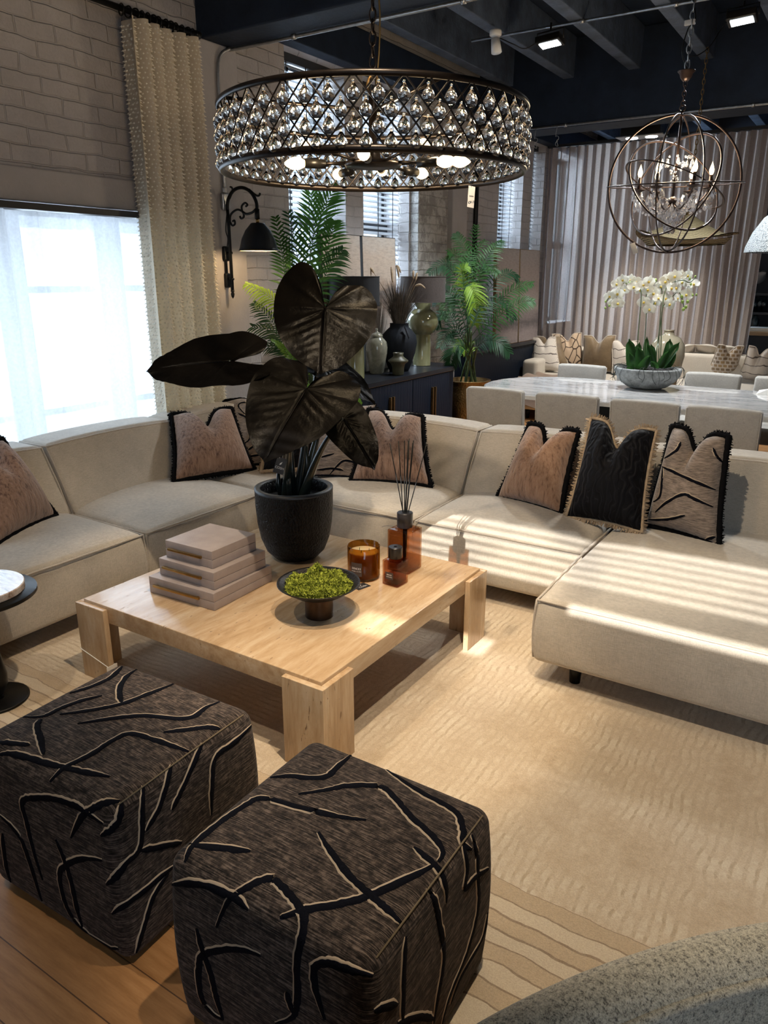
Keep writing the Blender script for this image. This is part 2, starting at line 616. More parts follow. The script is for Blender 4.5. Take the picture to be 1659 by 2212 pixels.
# ------------------------------------------------------------------ windows of the left wall
for i, (y0, y1, z0, z1) in enumerate(openings):
    fr = MB()
    xa, xb = XO + .02, XO + .07
    wdt = .05
    fr.box((xa, y0, z0), (xb, y0 + wdt, z1)); fr.box((xa, y1 - wdt, z0), (xb, y1, z1))
    fr.box((xa, y0, z0), (xb, y1, z0 + wdt)); fr.box((xa, y0, z1 - wdt), (xb, y1, z1))
    if i == 0:
        for yy in (1.22, 2.02, 2.62, 3.32): fr.box((xa, yy - .10, z0), (xb + .05, yy + .10, z1))
        for zz in (.78, 1.52): fr.box((xa, y0, zz - .02), (xb, y1, zz + .02))
    else:
        fr.box((xa, y0, 2.00), (xb + .04, y1, 2.10)); fr.box((xa, (y0 + y1) / 2 - .02, z0), (xb, (y0 + y1) / 2 + .02, z1))
    f = struct('window_%d' % (i + 1), fr, 'white_paint' if i == 0 else 'dark_frame')
    part('window_pane', MB().box((xa + .02, y0 + .02, z0 + .02), (xa + .028, y1 - .02, z1 - .02)), 'pane_glass', f, False)
    part('window_sill', MB().rbox((XW - .22, y0, z0 - .03), (XW + .03, y1, z0 + .004), .008), 'white_paint', f, False)
fr = MB()
for a, b_, z0, z1 in ((-1.95, 1.3, 2.40, 3.45), (1.5, 3.0, .35, 2.9)):
    fr.box((a, YF - .1, z0), (b_, YF - .05, z0 + .05)).box((a, YF - .1, z1 - .05), (b_, YF - .05, z1)).box((a, YF - .1, z0), (a + .05, YF - .05, z1)).box((b_ - .05, YF - .1, z0), (b_, YF - .05, z1))
f = struct('window_7', fr, 'dark_frame')  # frames of the unseen front openings added for sun and fill
part('window_pane', MB().box((1.5, YF - .08, .38), (3.0, YF - .072, 2.88)), 'pane_glass', f, False)

# slatted blinds
simple('slat_grey', (.62, .64, .67), .45)
simple('cord_dark', (.03, .03, .035), .7)


def blind(y0, y1, z0, z1, label, x=XW - .13):
    o = thing('window_blind', label, 'window blind', (x, (y0 + y1) / 2, z1), 'slatted blinds in the tall windows')
    sl = MB()
    n = int((z1 - .08 - z0) / .046)
    for k in range(n):
        z = z1 - .08 - .046 * k
        q = MB().box((-.026, y0 + .01, -.0014), (.026, y1 - .01, .0014))
        q.rot('Y', math.radians(33)).move((x, 0, z))
        sl.join(q)
    part('slats', sl, 'slat_grey', o, False)
    part('headrail', MB().box((x - .03, y0 + .005, z1 - .06), (x + .03, y1 - .005, z1)), 'dark_frame', o, False)
    cd = MB()
    for yy in (y0 + .14, (y0 + y1) / 2, y1 - .14): cd.box((x + .028, yy - .004, z0), (x + .031, yy + .004, z1 - .05))
    part('cord', cd, 'cord_dark', o, False)
    part('bottom_rail', MB().box((x - .026, y0 + .01, z0 - .02), (x + .026, y1 - .01, z0 - .004)), 'slat_grey', o, False)


for (y0, y1, z0, z1), lb in zip(openings[1:5], ('grey slatted blind in the tall window nearest the wall lamp, behind the palm', 'grey slatted blind in the tall window behind the two lamps and canvas',
                                              'grey slatted blind in the tall window behind the gold-potted palm', 'grey slatted blind in the narrow last window, beside the taupe curtain')):
    blind(y0, y1, z0 + .04, z1, lb)

# unseen slatted mask behind the camera, gaps cut to place the sun stripes
bl = MB()


def slat_open(z0, z1, x0, x1, pitch=.050):
    n = int((z1 - z0) / pitch)
    for k in range(n): bl.box((x0, YF + .005, z0 + pitch * k), (x1, YF + .009, z0 + pitch * (k + .48)))


bl.box((-1.95, YF + .005, 2.40), (1.3, YF + .009, 2.60))
bl.box((-1.95, YF + .005, 2.60), (-1.48, YF + .009, 2.69)); bl.box((-1.22, YF + .005, 2.60), (1.3, YF + .009, 2.69))
bl.box((-1.95, YF + .005, 2.69), (1.3, YF + .009, 2.900))
bl.box((-1.95, YF + .005, 2.900), (-.82, YF + .009, 2.945))
bl.box((-1.95, YF + .005, 2.945), (1.3, YF + .009, 3.03))
slat_open(3.03, 3.36, -1.95, 1.3)
bl.box((-1.95, YF + .005, 3.34), (1.3, YF + .009, 3.46))
struct('window_8', bl, 'slat_grey')
# ------------------------------------------------------------------ rug
t = NT('rug_pile')
c = t.n('ShaderNodeTexCoord'); co = c.outputs['Object']
sp = t.n('ShaderNodeSeparateXYZ'); t.l(co, sp.inputs[0])
nzw = t.n('ShaderNodeTexNoise'); nzw.inputs['Scale'].default_value = 7; nzw.inputs['Detail'].default_value = 3; t.l(co, nzw.inputs['Vector'])
wob = t.n('ShaderNodeVectorMath', operation='MULTIPLY_ADD'); t.l(nzw.outputs['Color'], wob.inputs[0]); wob.inputs[1].default_value = (.05, .05, 0); t.l(co, wob.inputs[2])


def ribs(axis, scale):
    q = t.n('ShaderNodeTexWave', bands_direction=axis); q.inputs['Scale'].default_value = scale
    q.inputs['Distortion'].default_value = .8; q.inputs['Detail'].default_value = 2; q.inputs['Detail Scale'].default_value = 3
    t.l(wob.outputs[0], q.inputs['Vector'])
    return q.outputs['Fac']


ry, rx = ribs('X', 10.5), ribs('Y', 12.)
side = t.ramp(t.math('ADD', sp.outputs[0], t.math('MULTIPLY', nzw.outputs['Fac'], .5)), [(0, (1, 1, 1)), (1, (1, 1, 1))])
msk = t.math('LESS_THAN', t.math('ADD', sp.outputs[0], t.math('MULTIPLY', nzw.outputs['Fac'], .6)), -1.25)
rib = t.mix(msk, ry, rx)
pile = t.noise(co, 260, 3, .7)
blot = t.noise(co, 2.4, 7, .72); blot2 = t.noise(co, 28, 5, .75)
f = t.math('ADD', t.math('MULTIPLY', blot, .6), t.math('MULTIPLY', blot2, .4))
base = t.ramp(f, [(.38, (.44, .355, .255)), (.50, (.56, .475, .37)), (.60, (.65, .58, .48))])
base = t.mix(t.math('MULTIPLY', t.ramp(rib, [(.10, (1, 1, 1)), (.42, (0, 0, 0))]), t.math('MULTIPLY', t.ramp(blot2, [(.40, (0, 0, 0)), (.56, (1, 1, 1))]), t.ramp(blot, [(.44, (.25, .25, .25)), (.54, (1, 1, 1))]))), base, (.44, .36, .26))
# waving border bands along the near edge
yw = t.math('ADD', sp.outputs[1], t.math('MULTIPLY', t.math('SUBTRACT', nzw.outputs['Fac'], .5), .045))
mr = t.n('ShaderNodeMapRange'); mr.inputs[1].default_value = 1.0; mr.inputs[2].default_value = 1.6; t.l(yw, mr.inputs[0])
stops = []
A_, B_, L_ = (.44, .345, .235), (.58, .50, .39), (.20, .135, .085)
edges = [1.208, 1.258, 1.309, 1.361, 1.406, 1.455, 1.506, 1.561]
nd = t.n('ShaderNodeValToRGB'); nd.color_ramp.interpolation = 'CONSTANT'
e = nd.color_ramp.elements
pos = [(0, B_)]
for i, q in enumerate(edges):
    a = (q - .003 - 1.0) / .6
    pos.append((a, L_)); pos.append((a + .0085, (A_ if i % 2 == 0 else B_) if i < 7 else (0, 0, 0)))
while len(e) < len(pos): e.new(.5)
for i, (p_, q) in enumerate(pos): e[i].position = p_; e[i].color = (*q, 1)
t.l(mr.outputs[0], nd.inputs[0])
band = t.mix(t.math('MULTIPLY', blot2, .5), nd.outputs[0], (.55, .47, .36))
col = t.mix(t.math('GREATER_THAN', yw, 1.5625), band, base)
col = t.mix(.35, col, t.ramp(pile, [(.3, (.30, .24, .16)), (.7, (.80, .70, .56))]), 'OVERLAY')
t.pbsdf(col, .95, 0, t.bump(t.math('ADD', t.math('MULTIPLY', rib, .35), t.math('MULTIPLY', pile, .9)), .5, .006), Sheen_Weight=.3, Sheen_Roughness=.5)
rug = part('area_rug', MB().rbox((-3.35, 1.12, 0.0), (1.6, 3.75, .014), .006), 'rug_pile')
tag(rug, 'large cream and beige ribbed rug with wavy border lines on the oak floor', 'rug')

# ------------------------------------------------------------------ sofa modules
SEAT, BOT, BACK = .385, .11, .735


def crown(ht, bulge=.012, n=None):
    def fn(u, q):
        a = max(0, 1 - u.x * u.x); b = max(0, 1 - u.y * u.y)
        if u.z > .9: q = q + Vector((0, 0, ht * (a ** .55) * (b ** .55)))
        if abs(u.y) > .93: q = q + Vector((0, math.copysign(bulge, u.y) * max(0, 1 - (u.z + .1) ** 2), 0))
        if abs(u.x) > .93: q = q + Vector((math.copysign(bulge, u.x) * max(0, 1 - (u.z + .1) ** 2), 0, 0))
        return q
    return fn


def sofa_module(label, x0, x1, y0, y1, backs, seat_front=None, group='modules of the cream sectional sofa', seatbox=None, feet=()):
    o = thing('sofa_module', label, 'sofa', ((x0 + x1) / 2, (y0 + y1) / 2, 0), group)
    sx0, sx1, sy0, sy1 = seatbox or (x0, x1, y0, y1)
    part('seat', MB().rbox((sx0 + .004, sy0 + .004, BOT), (sx1 - .004, sy1 - .004, SEAT), .028, 3, 14, warp=crown(.06)), 'sofa_linen', o)
    # piped seams along the top edges and down the corners
    p = MB(); i = .006; zt = SEAT - .004
    cs = [(sx0 + i, sy0 + i), (sx1 - i, sy0 + i), (sx1 - i, sy1 - i), (sx0 + i, sy1 - i)]
    ring = []
    for k in range(4):
        a, b_ = Vector((*cs[k], zt)), Vector((*cs[(k + 1) % 4], zt))
        for j in range(12):
            q = a.lerp(b_, j / 12)
            s_ = math.sin(PI * j / 12)
            nrm = Vector(((b_ - a).y, -(b_ - a).x, 0)).normalized()
            ring.append(q + nrm * (.010 * s_ + .002 * math.sin(j * 3.1 + k)) + Vector((0, 0, .004 * s_ + R_.uniform(-.001, .001))))
    p.tube(ring, .0052, 6, closed=True)
    for cx_, cy_ in cs:
        sgx = 1 if cx_ > (sx0 + sx1) / 2 else -1; sgy = 1 if cy_ > (sy0 + sy1) / 2 else -1
        p.tube([(cx_ + sgx * .006 * math.sin(PI * j / 8), cy_ + sgy * .006 * math.sin(PI * j / 8), zt - (zt - BOT - .02) * j / 8) for j in range(9)], .0048, 6)
    part('piping', p, 'piping_linen', o)
    for (kind, a0, a1, base, top, rear) in backs:
        # local frame: d = depth towards the seat, a = along
        q = MB().rbox((-(abs(rear - base)), a0 + .004, .13), (0, a1 - .004, BACK), .03, 3, 10,
                      warp=lambda u, s_: Vector((s_.x, s_.y, s_.z + (.022 * max(0, 1 - u.y * u.y) ** .5 if u.z > .9 else 0))))
        lean = abs(top - base) / (BACK - .40)
        th = abs(rear - base)
        pp = MB(); zt2 = BACK - .006
        rp = []
        n_ = 14
        for j in range(n_ + 1): rp.append((-.004, a0 + .01 + (a1 - a0 - .02) * j / n_, zt2 + .012 * math.sin(PI * j / n_) + R_.uniform(-.0012, .0012)))
        ln = [rp, [(-.002, a0 + .008, .36), (-.002, a0 + .008, .55), (-.004, a0 + .01, zt2)], [(-.002, a1 - .008, .36), (-.002, a1 - .008, .55), (-.004, a1 - .01, zt2)],
              [(-th + .006, a0 + .01, zt2), (-th + .006, a1 - .01, zt2)], [(-.004, a0 + .008, zt2), (-th + .006, a0 + .008, zt2)], [(-.004, a1 - .008, zt2), (-th + .006, a1 - .008, zt2)]]
        for l_ in ln: pp.tube(l_, .005, 6)
        for mb_ in (q, pp):
            nv = []
            for s_ in mb_.v:
                tt = 1 + s_.x / th
                dd = s_.x - max(0, s_.z - .40) * lean * max(0, tt)
                if kind == 'x': nv.append(Vector((base + dd, s_.y, s_.z)))
                else: nv.append(Vector((s_.y, base - dd, s_.z)))
            mb_.v = nv
        bo = part('backrest', q, 'sofa_linen', o)
        part('piping', pp, 'piping_linen', bo)
    for fx, fy in feet:
        part('leg', MB().lathe([(0, 0.012), (.022, .012), (.028, BOT + .01), (0, BOT + .01)], 14, (fx, fy, 0)), 'black_metal', o)
    return o


BX, TX, RX = -3.43, -3.62, -3.86       # left run: backrest foot, backrest top, rear
BY, TY, RY = 3.73, 3.95, 4.15          # rear run
FX, FY = -2.868, 3.19
sofa_module('sofa module at the left edge under the window, with one dusty pink cushion', RX, FX, 1.30, 2.283, [('x', 1.30, 2.283, BX, TX, RX)], feet=((-2.95, 1.40), (-2.95, 2.2)))
sofa_module('sofa module under the sheer window, left of the corner, partly behind the boxes', RX, FX, 2.290, 3.180, [('x', 2.290, 3.180, BX, TX, RX)], feet=((-2.95, 2.38), (-2.95, 3.1)))
sofa_module('corner sofa module where the two runs meet, behind the black plant', RX, FX + .02, 3.187, RY, [('x', 3.187, RY, BX, TX, RX), ('y', BX + .02, FX + .02, BY, TY, RY)], feet=((-2.95, 4.05),))
sofa_module('sofa module along the back behind the reed diffuser, right of the corner', FX + .027, -1.868, FY, RY, [('y', FX + .027, -1.868, BY, TY, RY)], feet=((-2.75, 3.28), (-1.96, 3.28)))
sofa_module('sofa module with sun stripes, between the diffuser module and the chaise', -1.861, -.962, FY, RY, [('y', -1.861, -.962, BY, TY, RY)], feet=((-1.77, 3.28), (-1.05, 3.28)))
sofa_module('deep chaise module of the sofa at the right, nearest the camera', -.955, .42, 2.596, RY, [('y', -.955, .42, BY, TY, RY)], feet=((-.80, 2.70), (.30, 2.70)))

# ------------------------------------------------------------------ cushions
def chenille(name, a, b, dark, sc=1.):
    t = NT(name)
    co = t.coord((1, 1, .10))
    n1 = t.noise(co, 70 * sc, 4, .65); n2 = t.noise(t.coord(), 150, 3, .7); n3 = t.noise(t.coord((1, 1, .5)), 6, 3)
    c = t.ramp(t.math('ADD', t.math('MULTIPLY', n1, .8), t.math('MULTIPLY', n3, .2)), [(.36, dark), (.46, a), (.66, b)])
    t.pbsdf(c, .9, 0, t.bump(t.math('ADD', n1, t.math('MULTIPLY', n2, .5)), .9, .008), Sheen_Weight=.5, Sheen_Roughness=.4)


chenille('rose_chenille', (.25, .150, .105), (.37, .235, .17), (.10, .052, .035))
chenille('copper_chenille', (.33, .19, .12), (.44, .275, .18), (.16, .085, .05))
t = NT('patterned_weave')
n1 = t.noise(t.coord((.10, .10, 1)), 260, 3, .7); n2 = t.noise(t.coord(), 14, 4)
c = t.ramp(t.math('ADD', t.math('MULTIPLY', n1, .75), t.math('MULTIPLY', n2, .25)), [(.38, (.10, .075, .06)), (.62, (.33, .255, .20))])
t.pbsdf(c, .85, 0, t.bump(n1, .4, .004), Sheen_Weight=.3)
t = NT('swirl_velvet')
wv = t.n('ShaderNodeTexWave', bands_direction='X'); wv.inputs['Scale'].default_value = 9; wv.inputs['Distortion'].default_value = 9; wv.inputs['Detail'].default_value = 1.2; wv.inputs['Detail Scale'].default_value = 2.
t.l(t.coord((1, 1, .55)), wv.inputs['Vector'])
c = t.ramp(wv.outputs['Fac'], [(.35, (.0035, .0035, .005)), (.5, (.016, .016, .02)), (.62, (.005, .005, .007))])
t.pbsdf(c, .7, 0, t.bump(wv.outputs['Fac'], .6, .010), Sheen_Weight=.06, Sheen_Roughness=.35, Specular_IOR_Level=.12)
simple('stroke_black', (.005, .0055, .009), .92, Specular_IOR_Level=.06, bump=.7, bscale=220, bdist=.004)
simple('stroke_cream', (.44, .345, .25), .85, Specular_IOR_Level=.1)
simple('fringe_black', (.005, .005, .006), .9, Specular_IOR_Level=.06, bump=.6, bscale=300, bdist=.004)
simple('fringe_beige', (.42, .31, .20), .85, var=.2, vscale=60, bump=.6, bscale=300, bdist=.004)


def pillow_fn(BL, BR, TL, TR, th, notch, nw=.17, back=.6, face=None):
    BL, BR, TL, TR = map(Vector, (BL, BR, TL, TR))
    upv = ((TL + TR) - (BL + BR)).normalized()
    nrm = ((BR - BL).cross(TL - BL)).normalized()
    if nrm.dot(CAM_C - BL) < 0: nrm = -nrm
    H = ((TL + TR) / 2 - (BL + BR) / 2).length

    def edge(u, v):
        # sides drawn in a little between the corners
        uu = .5 + (u - .5) * (1 - .085 * 4 * v * (1 - v))
        vv = v
        p = BL.lerp(BR, uu).lerp(TL.lerp(TR, uu), vv)
        p = p - upv * (notch * H * math.exp(-((u - .5) / nw) ** 2) * v ** 3.2)
        p = p - upv * (-.03 * H * 4 * u * (1 - u) * (1 - v) ** 2)
        return p

    def fn(u, v, side):
        b = (4 * u * (1 - u)) ** .5 * (4 * v * (1 - v)) ** .5
        crease = 1 - .55 * math.exp(-((u - .5) / .09) ** 2) * sm(.35, 1., v)
        return edge(u, v) + nrm * (th * side * b * crease)
    return edge, fn, nrm, upv


def fringe_ring(edge, nrm, r, strand, mat_i=0, n=40, dense=3):
    ring = []
    for k in range(4):
        for j in range(n):
            s_ = j / n
            u, v = [(s_, 0), (1, s_), (1 - s_, 1), (0, 1 - s_)][k]
            ring.append(edge(u, v))
    m = MB()
    N = len(ring)
    cen = sum(ring, Vector()) / N
    pts = [p + (p - cen).normalized() * r * .5 for p in ring]
    m.tube(pts, [r * R_.uniform(.82, 1.15) for _ in pts], 6, closed=True)
    if strand:
        for i in range(N):
            a = pts[i]; b_ = pts[(i + 1) % N]
            tg = (b_ - a)
            ou = tg.cross(nrm).normalized()
            if ou.dot(a - cen) < 0: ou = -ou
            for k in range(dense):
                p = a.lerp(b_, (k + R_.random()) / dense)
                tip = p + ou * strand * R_.uniform(.7, 1.15) + nrm * R_.uniform(-.5, .5) * strand + tg.normalized() * R_.uniform(-.3, .3) * strand
                wv_ = tg.normalized() * .0032
                m.add([p - wv_ + nrm * .004, p + wv_ + nrm * .004, tip + wv_ * .6, tip - wv_ * .6, p - nrm * .006, tip - nrm * .003],
                      [(0, 1, 2, 3), (4, 1, 2, 5), (4, 0, 3, 5)])
    return m


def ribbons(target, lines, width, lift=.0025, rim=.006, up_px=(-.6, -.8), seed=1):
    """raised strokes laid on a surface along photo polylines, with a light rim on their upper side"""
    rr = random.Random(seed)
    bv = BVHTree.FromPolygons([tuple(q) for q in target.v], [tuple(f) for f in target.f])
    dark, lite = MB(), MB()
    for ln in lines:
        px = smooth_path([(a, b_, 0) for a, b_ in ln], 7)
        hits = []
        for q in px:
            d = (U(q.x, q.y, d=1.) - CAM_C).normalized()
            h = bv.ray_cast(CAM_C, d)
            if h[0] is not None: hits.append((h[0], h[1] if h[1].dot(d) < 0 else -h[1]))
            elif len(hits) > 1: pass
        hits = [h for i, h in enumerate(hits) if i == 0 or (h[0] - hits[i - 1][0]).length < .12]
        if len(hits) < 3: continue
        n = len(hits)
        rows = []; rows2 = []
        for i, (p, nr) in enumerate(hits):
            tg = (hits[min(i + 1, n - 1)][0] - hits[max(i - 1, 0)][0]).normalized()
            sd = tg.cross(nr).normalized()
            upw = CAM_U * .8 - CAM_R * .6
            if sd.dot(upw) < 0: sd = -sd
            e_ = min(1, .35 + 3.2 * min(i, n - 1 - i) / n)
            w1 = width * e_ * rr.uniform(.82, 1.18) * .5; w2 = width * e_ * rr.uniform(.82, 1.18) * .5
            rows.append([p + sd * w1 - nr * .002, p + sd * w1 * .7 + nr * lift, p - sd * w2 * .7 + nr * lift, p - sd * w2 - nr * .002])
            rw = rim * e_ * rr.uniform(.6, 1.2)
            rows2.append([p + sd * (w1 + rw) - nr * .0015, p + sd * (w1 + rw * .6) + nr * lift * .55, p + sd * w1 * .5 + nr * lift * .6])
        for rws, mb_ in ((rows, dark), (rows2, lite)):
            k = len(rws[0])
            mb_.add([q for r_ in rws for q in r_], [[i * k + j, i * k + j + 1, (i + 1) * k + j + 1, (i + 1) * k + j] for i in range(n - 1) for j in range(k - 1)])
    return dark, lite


def cushion(label, px, zb, yt, mat, trim, th=.12, notch=.27, nw=.15, strand=.021, rt=.0145, strokes=None, group=None, backmat=None, sw=.016, kind='throw_pillow', piping=None, zoff=.0):
    """px: photo points BL, BR, TL, TR; zb: bottom heights; yt: ('x'|'y', value) planes of the two top corners"""
    BL = U(*px[0], z=zb[0]); BR = U(*px[1], z=zb[1])
    TL = U(*px[2], **{yt[0][0]: yt[0][1]}); TR = U(*px[3], **{yt[1][0]: yt[1][1]})
    edge, fn, nrm, upv = pillow_fn(BL, BR, TL, TR, th, notch, nw)
    o = thing(kind, label, 'cushion', (BL + BR) / 2, group)
    fr = MB().grid(lambda u, v: fn(u, v, 1), 30, 30)
    fb = MB().join(fr)
    bk = MB().grid(lambda u, v: fn(u, v, -.75), 20, 20)
    bk.f = [f[::-1] for f in bk.f]
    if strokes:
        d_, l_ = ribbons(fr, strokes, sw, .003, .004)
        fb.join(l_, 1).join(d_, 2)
    part('cover', fb, [mat, 'stroke_cream', 'stroke_black'], o)
    part('back_panel', bk, backmat or mat, o)
    if trim: part('fringe' if strand else 'piping', fringe_ring(edge, nrm, rt, strand), trim, o, label=None)
    return o


Z = .435
cushion('dusty pink cushion with black fringe at the far left end of the sofa', [(-14, 1180), (120, 1112), (-118, 1000), (4, 950)], (.44, .425), (('x', -3.60), ('x', -3.56)), 'rose_chenille', 'fringe_black', th=.13)
cushion('patterned taupe and black cushion behind the dusty pink one in the sofa corner', [(500, 1010), (640, 1004), (484, 868), (632, 846)], (.43, .43), (('y', 3.80), ('y', 4.0)), 'patterned_weave', 'fringe_black', th=.09, notch=.12, sw=.017, strand=.010,
        strokes=[[(530, 895), (515, 878), (522, 870), (535, 873), (538, 900), (540, 925), (538, 950), (520, 960)], [(515, 893), (530, 900), (546, 908)], [(536, 972), (556, 958)], [(530, 987), (565, 982)], [(560, 930), (600, 940)]])
cushion('dusty pink cushion with black fringe in the sofa corner, left of the plant pot', [(376, 1040), (549, 1014), (371, 897), (499, 883)], (.44, .43), (('x', -3.60), ('x', -3.42)), 'rose_chenille', 'fringe_black', th=.13)
cushion('black velvet cushion with beige fringe in the sofa corner, mostly hidden behind the plant pot', [(566, 1018), (690, 1014), (574, 905), (700, 893)], (.435, .435), (('y', 3.72), ('y', 3.76)), 'swirl_velvet', 'fringe_beige', th=.09)
cushion('patterned taupe cushion between the plant pot and the pink cushion', [(655, 1028), (790, 1034), (676, 897), (813, 873)], (.435, .435), (('y', 3.90), ('y', 3.92)), 'patterned_weave', 'stroke_black', th=.08, strand=0, rt=.006,
        strokes=[[(684, 1015), (720, 1012), (742, 1016)], [(706, 1032), (735, 1000), (752, 995), (775, 1004)], [(684, 990), (722, 980)], [(790, 890), (775, 915), (770, 940)]])
cushion('dusty pink cushion with black fringe behind the diffuser reeds', [(759, 1038), (930, 1050), (797, 886), (911, 901)], (.435, .435), (('y', 3.86), ('y', 3.90)), 'rose_chenille', 'fringe_black', th=.13)
cushion('copper pink cushion with black fringe, first of the three on the right run', [(1075, 1074), (1211, 1110), (1144, 918), (1248, 934)], (.43, .43), (('y', 3.86), ('y', 3.83)), 'copper_chenille', 'fringe_black', th=.13)
cushion('black swirled velvet cushion with beige fringe, middle of the three on the right', [(1224, 1116), (1386, 1149), (1277, 904), (1417, 932)], (.43, .43), (('y', 3.80), ('y', 3.76)), 'swirl_velvet', 'fringe_beige', th=.13, notch=.25, rt=.008, strand=.024)
cushion('taupe cushion with black strokes and black side, furthest right on the sofa', [(1394, 1133), (1552, 1180), (1454, 922), (1572, 946)], (.43, .43), (('y', 3.84), ('y', 3.76)), 'patterned_weave', 'fringe_black', th=.12, notch=.20, backmat='black_fabric',
        strokes=[[(1431, 1008), (1460, 1022), (1500, 1040), (1545, 1058)], [(1432, 1010), (1430, 1040), (1424, 1075), (1396, 1090)], [(1416, 1106), (1440, 1085), (1476, 1068), (1500, 1078), (1540, 1095)],
                 [(1398, 1122), (1440, 1122), (1480, 1113)], [(1452, 1148), (1475, 1160), (1505, 1168), (1545, 1160)], [(1540, 968), (1548, 985), (1560, 998)], [(1470, 955), (1462, 972), (1436, 990)]])

# ------------------------------------------------------------------ ottomans
t = NT('ottoman_weave')
c = t.n('ShaderNodeTexCoord'); g = t.n('ShaderNodeNewGeometry')
sn = t.n('ShaderNodeSeparateXYZ'); t.l(g.outputs['Normal'], sn.inputs[0])
n_top = t.noise(t.coord((.05, 1, .05)), 430, 2, .6); n_side = t.noise(t.coord((.05, .05, 1)), 430, 2, .6)
w_ = t.math('GREATER_THAN', t.math('ABSOLUTE', sn.outputs[2]), .5)
thr = t.mix(w_, n_side, n_top)
mot = t.noise(t.coord((1, 1, 1)), 70, 4, .7)
f = t.math('ADD', t.math('MULTIPLY', thr, .62), t.math('MULTIPLY', mot, .38))
c = t.ramp(f, [(.41, (.010, .008, .0075)), (.51, (.048, .036, .030)), (.63, (.165, .125, .102))])
t.pbsdf(c, .88, 0, t.bump(f, .6, .005), Sheen_Weight=.05, Specular_IOR_Level=.15)
simple('ottoman_seam', (.16, .12, .07), .8)


def ottoman(label, x0, x1, y0, y1, h, lines, off, sc, rz, seed):
    o = thing('cube_ottoman', label, 'ottoman', ((x0 + x1) / 2, (y0 + y1) / 2, 0), 'pair of patterned cube ottomans')
    b = MB().rbox((x0, y0, .005), (x1, y1, h), .035, 4, 10,
                  warp=lambda u, q: q + Vector((0.012 * u.x * max(0, 1 - u.z ** 2), .012 * u.y * max(0, 1 - u.z ** 2), (.014 * max(0, 1 - u.x ** 2) * max(0, 1 - u.y ** 2) if u.z > .9 else 0))))
    b.rot('Z', rz, ((x0 + x1) / 2, (y0 + y1) / 2, 0))
    px = [[(off[0] + a / sc, off[1] + q / sc) for a, q in l] for l in lines]
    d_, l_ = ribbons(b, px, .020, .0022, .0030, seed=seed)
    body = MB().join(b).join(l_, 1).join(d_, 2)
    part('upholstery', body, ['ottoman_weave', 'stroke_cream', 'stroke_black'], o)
    s_ = MB(); e = .011
    s_.tube([(x1 - e, y0 + .03, h - .008), (x1 - e * .7, (y0 + y1) / 2, h - .002), (x1 - e, y1 - .03, h - .008)], .0022, 5)
    s_.tube([(x1 - e, y0 + e, .02), (x1 - e + .006, y0 + e - .006, h / 2), (x1 - e, y0 + e, h - .03)], .002, 5)
    s_.rot('Z', rz, ((x0 + x1) / 2, (y0 + y1) / 2, 0))
    part('seam', s_, 'ottoman_seam', o)
    return o


OL = [[(430, 280), (560, 240), (680, 185), (755, 115)], [(895, 112), (800, 160), (745, 235), (740, 300), (755, 340)], [(370, 410), (560, 385), (755, 345), (900, 290), (1040, 235), (1125, 200)],
      [(20, 420), (250, 425), (370, 375), (490, 330), (630, 295)], [(255, 440), (230, 480), (250, 560), (270, 660)], [(480, 468), (700, 435), (900, 420), (1160, 435), (1280, 365), (1395, 318)],
      [(1010, 520), (1160, 505), (1280, 490), (1360, 500)], [(310, 825), (400, 740), (560, 660), (700, 570), (810, 530), (960, 570), (1080, 610), (1165, 640)],
      [(0, 655), (90, 655), (250, 700), (400, 740), (560, 775), (680, 795)], [(0, 580), (90, 590), (185, 600)], [(740, 945), (640, 960), (560, 1000), (500, 1050), (440, 1170)],
      [(265, 1430), (210, 1260), (170, 1090), (140, 950), (230, 925), (350, 935), (470, 975), (540, 1020), (640, 1085)], [(345, 1180), (400, 1310), (440, 1440), (480, 1620), (530, 1780), (575, 1900)],
      [(635, 1310), (520, 1300), (410, 1340), (370, 1400), (400, 1560), (470, 1690), (560, 1770), (650, 1840), (735, 1855)], [(0, 1030), (120, 1160), (190, 1340), (260, 1560), (310, 1660)], [(15, 1140), (40, 1350), (85, 1490)],
      [(885, 850), (880, 1000), (865, 1230), (780, 1330), (700, 1430), (660, 1460)], [(1060, 720), (990, 970), (900, 1130)], [(1250, 590), (1130, 860), (1060, 1000)], [(1560, 470), (1450, 580), (1330, 680), (1310, 860), (1305, 1030)],
      [(865, 1250), (1000, 1225), (1120, 1200)], [(695, 1640), (850, 1530), (1080, 1340)], [(1040, 1390), (950, 1530), (890, 1720), (840, 1880), (780, 1960)], [(750, 950), (740, 1050), (690, 1120), (625, 1160)], [(1450, 325), (1500, 380), (1545, 410)], [(840, 1880), (950, 1850), (1080, 1720)]]
ottoman('brown patterned cube ottoman on the left, in front of the low table', -1.80, -1.268, .826, 1.312, .459, OL, (0, 1400), 2.86, .03, 3)
